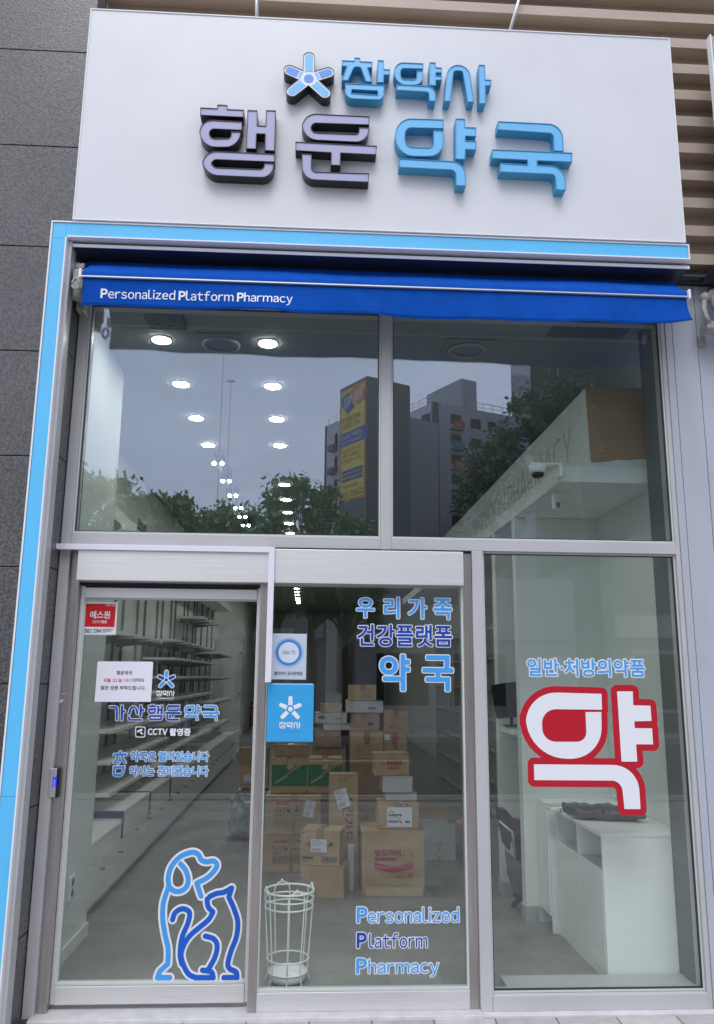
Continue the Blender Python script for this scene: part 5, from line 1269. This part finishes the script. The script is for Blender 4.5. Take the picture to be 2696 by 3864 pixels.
# stack behind on the right
ST = [(0.387, 0.702, 3.6, 0.0, 0.40, 'carton_dark', 'brown carton at the foot of the rear stack, behind the dental carton'), (0.387, 0.702, 3.6, 0.402, 0.40, 'carton_dark', 'brown carton second from the floor in the rear stack'),
      (0.387, 0.702, 3.6, 0.804, 0.306, 'carton', 'brown carton with an orange stripe and a printed table in the rear stack'), (0.391, 0.668, 3.63, 1.112, 0.168, 'carton', 'plain brown carton under the thin white carton in the rear stack'),
      (0.349, 0.701, 3.6, 1.282, 0.112, 'carton_white', 'thin white carton with grey print near the top of the rear stack'), (0.375, 0.634, 3.64, 1.396, 0.145, 'carton', 'topmost brown carton of the rear stack')]
for x0, x1, Y, z0, h_, m_, lb in ST:
    t = carton(x0, x1, Y, z0, h_, 0.30, lb, m_, tape=(m_ != 'carton_white')); bx = cbox(x0, x1, z0, h_); y = Y-0.0055
    if 'orange' in lb:
        rect(t, 0.43, 0.57, 0.62, 0.995, bx, y-0.001, 'ink_red', 'orange_tape')
        for k in range(5): rect(t, 0.15, 0.85, 0.06+k*0.125, 0.068+k*0.125, bx, y, 'ink', 'table_line')
        for k in range(2): pr(t, ('품 명', '수 량')[k], 0.18, 0.32, 0.47-k*0.125, 0.53-k*0.125, 'ink', bx, y)
    if 'thin white' in lb:
        bars(t, 0.58, 0.80, 0.30, 0.48, bx, y, 'ink_navy', 12); pr(t, '거즈', 0.08, 0.18, 0.40, 0.56, 'ink_grey', bx, y); rect(t, 0.34, 0.345, 0.02, 0.98, bx, y, 'ink_grey', 'print_edge')
    if 'topmost' in lb:
        rect(t, 0.45, 0.56, 0.12, 0.84, bx, y, 'ink', 'print_frame', 0.003)
        for k in range(4): pr(t, ('위생용품', '약국전용', '취급주의', '파손주의')[k], 0.62+0.0*k, 0.86, 0.2+k*0.16, 0.29+k*0.16, 'ink', bx, y)
ST2 = [(0.704, 0.927, 3.62, 0.0, 0.46, 'carton_dark', 'brown carton on the floor at the right of the rear stack'), (0.704, 0.927, 3.62, 0.462, 0.46, 'carton_dark', 'brown carton second from the floor at the right of the rear stack'),
       (0.704, 0.927, 3.62, 0.924, 0.172, 'carton', 'brown carton with a white sticker and a red stripe, right column of the rear stack'), (0.706, 0.938, 3.6, 1.098, 0.212, 'carton', 'brown carton with small red oval print on top of the right rear column')]
for x0, x1, Y, z0, h_, m_, lb in ST2:
    t = carton(x0, x1, Y, z0, h_, 0.28, lb, m_); bx = cbox(x0, x1, z0, h_); y = Y-0.0055
    if 'sticker' in lb:
        rect(t, 0.03, 0.27, 0.62, 0.90, bx, y, 'paper', 'sticker'); rect(t, 0.37, 0.56, 0.40, 0.99, bx, y-0.001, 'ink_red', 'red_tape'); pr(t, '초', 0.40, 0.60, 0.12, 0.34, 'ink', bx, y)
    if 'oval' in lb:
        for k in range(3): pr(t, ('위생 마스크', '약국용 포장', '대한민국')[k], 0.28, (0.86, 0.74, 0.70)[k], 0.60-k*0.15, 0.66-k*0.15, 'ink_navy', bx, y)
        decal('oval_print', [[(bx[0]+0.072+0.017*math.cos(a), bx[2]+0.052+0.008*math.sin(a)) for a in np.linspace(0, 6.283, 21)[:-1]]], y, 'red', t)
# mixed boxes behind the blue plate
for x0, x1, Y, z0, h_, m_, lb in ((0.02, 0.345, 3.7, 0.0, 0.47, 'carton_dark', 'dark brown carton on the floor behind the tall upright carton'), (0.02, 0.345, 3.7, 0.472, 0.48, 'carton_dark', 'dark brown carton in the middle of the stack behind the green banded cartons'),
        (0.03, 0.30, 3.68, 0.955, 0.158, 'carton_dark', 'brown carton under the white medicine carton, right of the blue plate'), (0.13, 0.385, 3.66, 1.115, 0.06, 'carton_white', 'thin white carton below the white medicine carton'),
        (0.046, 0.356, 3.66, 1.177, 0.10, 'carton_white', 'white medicine carton with black Korean letters right of the blue plate'), (0.10, 0.31, 3.7, 1.279, 0.08, 'carton_dark', 'small brown carton on the white medicine carton')):
    t = carton(x0, x1, Y, z0, h_, 0.26, lb, m_, tape=(m_ != 'carton_white')); bx = cbox(x0, x1, z0, h_); y = Y-0.0055
    if 'black Korean' in lb:
        pr(t, '속편한', 0.10, 0.30, 0.40, 0.74, 'ink', bx, y, 0.001)
        decal('leaf_print', [[(bx[0]+0.20+k*0.022+0.010*math.cos(a), bx[2]+0.045+0.009*math.sin(a)) for a in np.linspace(0, 6.283, 13)[:-1]] for k in range(3)], y, 'carton_stripe', t)
# stack left of the door post
for x0, x1, Y, z0, h_, lb in ((-0.70, -0.42, 4.3, 0.50, 0.218, 'brown carton with a white label on the plastic wrapped heap left of the door post'), (-0.715, -0.42, 4.3, 0.72, 0.17, 'dark brown carton on the labelled carton left of the door post')):
    t = carton(x0, x1, Y, z0, h_, 0.26, lb, 'carton_dark' if z0 > 0.6 else 'carton')
    if z0 < 0.6: label_sheet(t, 0.14, 0.55, 0.25, 0.60, cbox(x0, x1, z0, h_), Y-0.006)
wr = bmesh.new(); bmesh.ops.create_icosphere(wr, subdivisions=4, radius=1.0)
rg_ = random.Random(3)
for v in wr.verts:
    c = v.co.copy(); nrm = 1 + 0.10*math.sin(c.x*9+c.z*7) + 0.07*math.sin(c.y*17+c.x*5) + rg_.uniform(-.015, .015)
    sq = lambda a: math.copysign(abs(a)**0.55, a)
    v.co = (-0.57 + 0.22*sq(c.x)*nrm, 4.45 + 0.22*sq(c.y)*nrm, 0.252 + 0.245*sq(c.z)*min(nrm, 1.0))
me = bpy.data.meshes.new('wrapped_heap'); wr.to_mesh(me); wr.free()
for p in me.polygons: p.use_smooth = False
tag(link('wrapped_heap', me, 'plastic_wrap'), 'crumpled bluish plastic wrapped heap on the floor left of the door post', 'heap')
# open white carton on the right
t = thing('open_carton', 'open white carton with brown flaps on the floor right of the largest carton', 'carton', (1.19, 3.4, 0), 'cartons piled inside the shop')
MB().box(1.045, 1.338, 3.37, 3.376, 0.001, 0.315).box(1.332, 1.338, 3.3765, 3.72, 0.001, 0.25).box(1.045, 1.051, 3.3765, 3.72, 0.001, 0.25).box(1.0515, 1.3315, 3.714, 3.72, 0.001, 0.30).box(1.0515, 1.3315, 3.3765, 3.7135, 0.001, 0.008).build('body', 'carton_white', t)
MB().prism([(3.715,0.30),(3.72,0.30),(3.80,0.42),(3.795,0.425)], 'x', 1.06, 1.33).prism([(1.338,0.25),(1.342,0.25),(1.45,0.30),(1.448,0.304)], 'y', 3.39, 3.71).build('flap', 'carton_dark', t)
bx = (1.045, 1.338, 0.0, 0.315); y = 3.3695
rect(t, 0.0, 1.0, 0.455, 0.462, bx, y, 'ink_grey', 'fold_line')
pr(t, '무색소', 0.38, 0.58, 0.37, 0.41, 'ink', bx, y); pr(t, '약', 0.45, 0.55, 0.40, 0.46, 'ink', bx, y); pr(t, '중', 0.46, 0.53, 0.24, 0.31, 'ink', bx, y); pr(t, '성분 안내', 0.33, 0.45, 0.17, 0.20, 'ink', bx, y); pr(t, '보관 방법', 0.52, 0.65, 0.22, 0.25, 'ink_grey', bx, y)
decal('yellow_print', [[(1.19+0.022*math.cos(a), 0.006+0.034*math.sin(a)) for a in np.linspace(0, math.pi, 15)]], y, 'bb_yellow', t)

# ================================================================== ACROSS THE STREET (what the panes reflect)
def RV(x, y, d): q_ = P(x, y, d); return Vector((q_[0], -d, q_[2]))      # a point seen mirrored in the panes, at its real place
def far_pt(x, y, z):
    q_ = Zp(x, y, z); return Vector((q_[0], -q_[1], z))
def tower(name, label, c, a, b_, ztop, m, depth=None):
    """block with its near corner c and its two visible faces running to a and b"""
    t = thing(name, label, 'building', (c.x, c.y, 0))
    d = a + (b_ - c)
    bm_ = MB(); bm_.prism([(c.x, c.y), (a.x, a.y), (d.x, d.y), (b_.x, b_.y)], 'z', 0.0, ztop)
    bm_.build('wall', m, t)
    return t
def on_face(parent, name, o_, u_, shapes, m, lift):
    """flat shapes given in metres along a wall: origin o_, direction u_"""
    n_ = Vector((u_.y, -u_.x, 0)); 
    if n_.y < 0: n_ = -n_
    me = fill_mesh(shapes)
    w_ = Vector((u_.x, u_.y, 0)); q_ = o_ + n_*lift
    Mx = Matrix(((w_.x, 0, n_.x, q_.x), (w_.y, 0, n_.y, q_.y), (0, 1, 0, 0), (0, 0, 0, 1)))
    me.transform(Mx); return link(name, me, m, parent)
def rc(a, b_, c, d): return [(a, c), (b_, c), (b_, d), (a, d)]
def wall_box(mb, o_, u_, a, b_, z0, z1, p0, p1):
    n_ = Vector((u_.y, -u_.x, 0))
    if n_.y < 0: n_ = -n_
    pts = [o_ + u_*s_ + n_*p_ for s_, p_ in ((a, p0), (b_, p0), (b_, p1), (a, p1))]
    mb.prism([(p_.x, p_.y) for p_ in pts], 'z', z0, z1)
# billboard building
D1 = 75.0
C1 = RV(1387, 1417, D1); zt1 = C1.z; a1 = far_pt(1285, 1469, zt1); b1 = far_pt(1548, 1455, zt1)
t = tower('billboard_building', 'dark narrow building with a tall yellow billboard, mirrored beside the mullion', C1, a1, b1, zt1, 'conc_dark')
U1 = (a1 - C1); L1 = math.hypot(U1.x, U1.y); U1 = Vector((U1.x, U1.y, 0)).normalized(); O1 = Vector((C1.x, C1.y, 0))
zb1 = RV(1387, 1872, D1).z; Hh = zt1 - zb1
bb = on_face(t, 'billboard', O1, U1, [rc(0.02*L1, 0.97*L1, zb1, zt1-0.3)], 'bb_orange', 0.05)
on_face(bb, 'yellow_field', O1, U1, [rc(0.07*L1, 0.92*L1, zb1+0.25, zt1-0.6)], 'bb_yellow', 0.08)
zf = lambda v: zt1 - Hh*v
on_face(bb, 'blue_field', O1, U1, [rc(-0.05*L1, 0.95*L1, zf(0.525), zf(0.41))], 'bb_blue', 0.11)
on_face(bb, 'blue_field', O1, U1, [rc(0.12*L1, 0.88*L1, zf(0.76+0.035*k), zf(0.735+0.035*k)) for k in range(3)], 'bb_blue', 0.11)
on_face(bb, 'blue_diamond', O1, U1, [[(0.42*L1, zf(0.215)), (0.67*L1, zf(0.06)), (0.92*L1, zf(0.10)), (0.90*L1, zf(0.16)), (0.70*L1, zf(0.255))]], 'bb_blue', 0.11)
on_face(bb, 'orange_diamond', O1, U1, [[(0.07*L1, zf(0.18)), (0.30*L1, zf(0.215)), (0.62*L1, zf(0.075)), (0.30*L1, zf(0.045)), (0.07*L1, zf(0.11))]], 'bb_orange', 0.12)
def bt(s_, u0, u1, v0, v1, m_): on_face(bb, 'lettering', O1, U1, fit(text_loops(s_), u0*L1, u1*L1, zf(v1), zf(v0)), m_, 0.15)
bt('분양', 0.14, 0.42, 0.075, 0.17, 'white_vinyl'); bt('마감', 0.56, 0.80, 0.10, 0.20, 'white_vinyl')
bt('800만원으로', 0.22, 0.88, 0.275, 0.325, 'ink'); bt('나도 집주인!', 0.22, 0.88, 0.335, 0.385, 'ink'); bt('소형APT 오피스텔', 0.12, 0.90, 0.43, 0.47, 'white_vinyl'); bt('가산디지털단지 역세권', 0.12, 0.88, 0.485, 0.51, 'white_vinyl')
bt('수익형 부동산', 0.18, 0.88, 0.555, 0.585, 'ink_red'); bt('시세보다 저렴', 0.24, 0.82, 0.60, 0.63, 'ink'); bt('선착순 특별분양', 0.14, 0.90, 0.645, 0.67, 'ink_red'); bt('분양사무소', 0.28, 0.80, 0.86, 0.885, 'ink'); bt('02.807.7333', 0.10, 0.90, 0.915, 0.965, 'ink')
# apartment block
D2 = 95.0
C2 = RV(1636, 1516, D2); zt2 = C2.z; a2 = far_pt(1540, 1558, zt2); b2 = far_pt(1960, 1575, zt2)
t = tower('apartment_block', 'grey apartment block with hanging banners and a roof penthouse, mirrored in the right pane', C2, a2, b2, zt2, 'conc')
ap_ = t
O2 = Vector((C2.x, C2.y, 0)); UL = Vector((a2.x-C2.x, a2.y-C2.y, 0)); LL = UL.length; UL.normalize(); UR = Vector((b2.x-C2.x, b2.y-C2.y, 0)); LR = UR.length; UR.normalize()
mb = MB(); wall_box(mb, O2, UR, -0.05, 0.055*LR, 0.2, zt2+0.05, -0.1, 0.12); wall_box(mb, O2, UL, 0, 0.05*LL, 0.2, zt2+0.05, -0.1, 0.12); mb.build('corner_strip', 'conc_dark', t)
rows = [zt2 - 1.9 - 2.72*k for k in range(12)]
for k, z in enumerate(rows):
    if z < 2: break
    for a, b_ in ((0.12, 0.45), (0.62, 0.78)):
        mb = MB(); wall_box(mb, O2, UL, a*LL, b_*LL, z-0.65, z+0.65, -0.02, 0.03); mb.build('window', 'far_win', t)
    for a, b_ in ((0.42, 0.535), (0.62, 0.72)):
        mb = MB(); wall_box(mb, O2, UR, a*LR, b_*LR, z-0.75, z+0.55, -0.02, 0.03); mb.build('window', 'far_win', t)
    mb = MB(); wall_box(mb, O2, UR, 0.185*LR, 0.315*LR, z-1.5, z-1.38, 0, 0.55); wall_box(mb, O2, UR, 0.19*LR, 0.31*LR, z-0.6, z-0.55, 0.48, 0.52); wall_box(mb, O2, UR, 0.19*LR, 0.31*LR, z-1.0, z-0.97, 0.48, 0.52)
    bal = mb.build('balcony', 'conc_dark', t)
    mb = MB(); wall_box(mb, O2, UR, 0.19*LR, 0.31*LR, z-0.55, z+0.7, -0.02, 0.02); mb.build('window', 'far_win', t)
    bm_ = {0: 'banner_red', 1: 'banner_cyan', 2: 'banner_red', 4: 'banner_teal'}.get(k)
    if bm_:
        on_face(bal, 'banner', O2, UR, [rc(0.19*LR, 0.32*LR, z-1.3, z-0.25)], bm_, 0.58)
        on_face(bal, 'lettering', O2, UR, fit(text_loops(('분양', '임대', '상담', '입주환영')[(0, 1, 2, 0, 3)[k]]), 0.21*LR, 0.30*LR, z-1.15, z-0.45), 'bb_yellow' if k < 2 else 'white_vinyl', 0.62)
mb = MB()
for u_, L_ in ((UL, LL), (UR, LR)):
    for j in range(int(L_/1.6)+1): wall_box(mb, O2, u_, j*1.6, j*1.6+0.06, zt2, zt2+1.15, -0.30, -0.24)
    wall_box(mb, O2, u_, 0.1, L_, zt2+1.1, zt2+1.16, -0.32, -0.22); wall_box(mb, O2, u_, 0.1, L_, zt2+0.55, zt2+0.59, -0.30, -0.24)
mb.build('roof_railing', 'alu', t)
c3 = RV(1742, 1427, D2+6); a3 = far_pt(1611, 1490, c3.z); b3 = far_pt(1799, 1439, c3.z); d3 = a3 + (b3-c3)
MB().prism([(c3.x, c3.y), (a3.x, a3.y), (d3.x, d3.y), (b3.x, b3.y)], 'z', zt2-0.5, c3.z).build('penthouse', 'conc_mid', t)
# block behind the billboard
D3 = 88.0
C4 = RV(1230, 1608, D3); zt4 = C4.z
t = thing('balcony_block', 'grey block with small stacked balconies, mirrored left of the billboard building', 'building', (C4.x, C4.y, 0))
e4 = far_pt(1395, 1535, zt4); U4 = Vector((e4.x-C4.x, e4.y-C4.y, 0)); L4 = U4.length; U4.normalize(); O4 = Vector((C4.x, C4.y, 0))
n4 = Vector((U4.y, -U4.x, 0)); n4 = n4 if n4.y < 0 else -n4
q1, q2, q3, q4 = O4, O4+U4*L4, O4+U4*L4+n4*10, O4+n4*10
MB().prism([(p_.x, p_.y) for p_ in (q1, q2, q3, q4)], 'z', 0, zt4).build('wall', 'conc', t)
mb = MB(); wall_box(mb, O4, U4, 0, 0.03*L4, 0, zt4, -0.1, 0.1); mb.build('corner_strip', 'conc_dark', t)
for k in range(8):
    z = zt4 - 2.4 - 2.75*k
    if z < 2: break
    mb = MB(); wall_box(mb, O4, U4, 0.23*L4, 0.30*L4, z-0.9, z+0.9, -0.02, 0.03); mb.build('window', 'far_win', t)
    mb = MB(); wall_box(mb, O4, U4, 0.17*L4, 0.30*L4, z-1.2, z-0.5, 0, 0.7); mb.build('balcony', 'conc_dark', t)
mb = MB(); wall_box(mb, O4, U4, 0.05, L4, zt4+1.0, zt4+1.06, -0.4, -0.34)
for j in range(int(L4/1.5)): wall_box(mb, O4, U4, 0.1+j*1.5, 0.16+j*1.5, zt4, zt4+1.0, -0.4, -0.34)
mb.build('roof_railing', 'alu', t)
# pale tower and the dark office beside it
pA, pB = RV(1927, 1355, 130), RV(2012, 1355, 130); zsp = RV(1960, 1415, 130).z
t = thing('pale_tower', 'tall two-tone concrete tower, mirrored left of the dark office', 'building', (pA.x, pA.y, 0))
qA = RV(1927, 1355, 142); pl_ = [(pA.x, -130), (pB.x, -130), (pB.x+2, -142), (qA.x, -142)]
MB().prism(pl_, 'z', 0, zsp).build('wall', 'conc_mid', t); MB().prism(pl_, 'z', zsp+0.01, 75).build('upper_wall', 'conc', t)
pA = RV(2010, 1600, 60)
t = thing('office_block', 'big dark office block that darkens the right side of the upper pane', 'building', (pA.x+20, -70, 0))
qA = RV(2010, 1600, 90)
MB().prism([(pA.x, -60), (pA.x+60, -60), (pA.x+75, -90), (qA.x, -90)], 'z', 0, 45).build('wall', 'office_dark', t)
wd = []
mb = MB()
for k in range(14): mb.box(pA.x, pA.x+60, -59.99, -59.9, 3.0+3.1*k, 3.35+3.1*k)
mb.build('floor_band', 'office_dark', t)
# low shops opposite
for nm, x0, x1, y0, h_, m_, lb in (('low_shop', -24, -9, -21.5, 4.2, 'conc', 'low pale shop building opposite the left side'), ('low_shop', -8.5, 0.5, -24, 4.6, 'conc_mid', 'low grey shop building opposite the door'), ('low_shop', 1.5, 9.0, -23, 5.0, 'conc', 'low pale shop building opposite the right window'), ('low_shop', 9.5, 26, -21, 5.6, 'conc_dark', 'low dark shop building opposite the far right')):
    t = thing(nm, lb, 'building', ((x0+x1)/2, y0-4, 0))
    MB().box(x0, x1, y0-9, y0, 0, h_).build('wall', m_, t)
    xx = x0+0.6
    while xx < x1-2.0:
        wf = MB().box(xx, xx+1.9, y0+0.001, y0+0.06, 0.6, 2.5).build('window', 'frame_grey', t); MB().box(xx+0.08, xx+1.82, y0+0.061, y0+0.07, 0.7, 2.4).build('pane', 'far_win', wf); xx += 2.6
    MB().box(x0+0.1, x1-0.1, y0+0.001, y0+0.25, 2.9, 3.6).build('fascia', 'furn_grey', t)

# trees
def leaf_cloud(pts, n, size, seed, spread):
    rg = np.random.RandomState(seed); idx = rg.randint(0, len(pts), n)
    c = np.array([p[:3] for p in pts])[idx]; rr = np.array([p[3] for p in pts])[idx]
    d = rg.normal(size=(n, 3)); d /= np.linalg.norm(d, axis=1)[:, None]
    c = c + d*(rr*np.abs(rg.normal(0, 0.75, n)).clip(0, 1.7))[:, None]*spread
    a = rg.normal(size=(n, 3)); a /= np.linalg.norm(a, axis=1)[:, None]
    b_ = np.cross(a, rg.normal(size=(n, 3))); b_ /= np.linalg.norm(b_, axis=1)[:, None]
    s_ = size*rg.uniform(0.6, 1.3, n)[:, None]
    v = np.stack([c-a*s_, c+b_*s_*0.42, c+a*s_, c-b_*s_*0.42], 1).reshape(-1, 3)
    me = bpy.data.meshes.new('crown'); f = np.arange(n*4).reshape(-1, 4)
    me.from_pydata(v.tolist(), [], f.tolist()); return me
def tree(name, label, x, y, h_, r_, seed, m_, group, n=5200, size=0.12):
    t = thing(name, label, 'tree', (x, y, 0), group); rg = random.Random(seed)
    mb = MB(); top = h_*0.62
    mb.tube([(x, y, 0), (x+0.05, y, h_*0.25), (x-0.04, y+0.05, h_*0.45), (x, y, top)], [0.13, 0.10, 0.085, 0.05], 10)
    blobs = []
    for k in range(24):
        a = rg.uniform(0, 6.28); q_ = rg.uniform(0.25, 1.12)*r_; z = h_*rg.uniform(0.5, 0.95)
        q_ *= 1.0 if z < h_*0.8 else 0.65
        e_ = (x+q_*math.cos(a), y+q_*math.sin(a), z)
        mb.tube([(x, y, h_*0.40+0.1*rg.random()), ((x+e_[0])/2, (y+e_[1])/2, (h_*0.45+z)/2), e_], [0.05, 0.03, 0.012], 6)
        blobs.append((*e_, r_*rg.uniform(0.17, 0.30)))
    blobs.append((x, y, h_*0.92, r_*0.3))
    mb.build('trunk', 'bark', t)
    link('crown', leaf_cloud(blobs, n, size, seed, 1.0), m_, t)
    return t
TG = 'street trees across the road'
for k, (px_, py_, d, r_, m_, lb) in enumerate(((345, 1775, 16, 1.25, 'leaf', 'bushy green street tree at the far left, mirrored in the left pane'), (470, 1845, 17, 1.0, 'leaf_light', 'light green street tree, second from the left in the mirrored row'), (585, 1812, 16.5, 0.85, 'leaf', 'slim green street tree, third from the left in the mirrored row'), (690, 1845, 17, 1.0, 'leaf', 'green street tree behind the track spotlights in the mirrored row'),
        (850, 1868, 18, 1.15, 'leaf_light', 'low green street tree in the middle of the mirrored row'), (1065, 1775, 16, 1.25, 'leaf', 'tall green street tree behind the long downlight row'), (1190, 1805, 17, 1.1, 'leaf', 'bushy green street tree next to the mirrored balcony block'), (1310, 1930, 19, 1.1, 'leaf', 'low green street tree in front of the mirrored billboard'), (960, 1890, 19, 1.1, 'leaf', 'shaded green street tree filling the gap behind the row'), (770, 1900, 19, 1.2, 'leaf', 'shaded green street tree behind the second and third trees'))):
    p_ = RV(px_, py_, d); tree('street_tree', lb, p_.x, p_.y, p_.z, r_, 11+k, m_, TG, n=6000, size=0.105)
# pine
p_ = RV(2170, 1440, 13.5)
t = thing('pine_tree', 'dark pine tree with layered pads of needles, mirrored in the right pane', 'tree', (p_.x, p_.y, 0))
mb = MB(); mb.tube([(p_.x+0.3, p_.y, 0), (p_.x+0.25, p_.y, 3), (p_.x-0.1, p_.y+0.1, 6), (p_.x, p_.y, p_.z-0.2)], [0.17, 0.14, 0.10, 0.05], 10)
pads = []
for x, y, r_ in ((2100,1450,0.42),(2190,1470,0.5),(2010,1500,0.45),(1950,1525,0.3),(2080,1540,0.5),(2210,1560,0.5),(1990,1610,0.42),(1900,1640,0.42),(1930,1690,0.40),(2060,1660,0.5),(1850,1700,0.42),(1900,1760,0.45),(1800,1745,0.36),(1790,1800,0.40),(1850,1830,0.42),(1770,1850,0.30),(1960,1800,0.5),(1760,1890,0.34),(1840,1910,0.5),(1960,1900,0.5),(2080,1800,0.5),(2190,1700,0.5)):
    q_ = RV(x, y, 13.5 + 0.6*math.sin(x*0.7)); pads.append((q_.x, q_.y, q_.z, r_*0.72))
    mb.tube([(p_.x, p_.y, min(q_.z-0.2, p_.z-0.6)), ((p_.x+q_.x)/2, (p_.y+q_.y)/2, q_.z-0.08), (q_.x, q_.y, q_.z)], [0.05, 0.035, 0.012], 6)
mb.build('trunk', 'bark', t)
me = leaf_cloud(pads, 6500, 0.085, 5, 1.0); link('crown', me, 'needle', t)
# street lamps
for k, (px_, py_, d, lb) in enumerate(((845, 1308, 28, 'tall thin street lamp post, highest in the left pane reflection'), (872, 1432, 34, 'tall thin street lamp post right of the highest one'))):
    q_ = RV(px_, py_, d); t = thing('street_lamp', lb, 'street lamp', (q_.x, q_.y, 0), 'street lamps across the road')
    MB().tube([(q_.x, q_.y, 0), (q_.x, q_.y, q_.z-0.1)], [0.020, 0.014], 8).build('post', 'alu', t)
    MB().box(q_.x-0.2, q_.x+0.2, q_.y-0.06, q_.y+0.06, q_.z-0.1, q_.z, 0.02).build('lamp_head', 'alu', t)
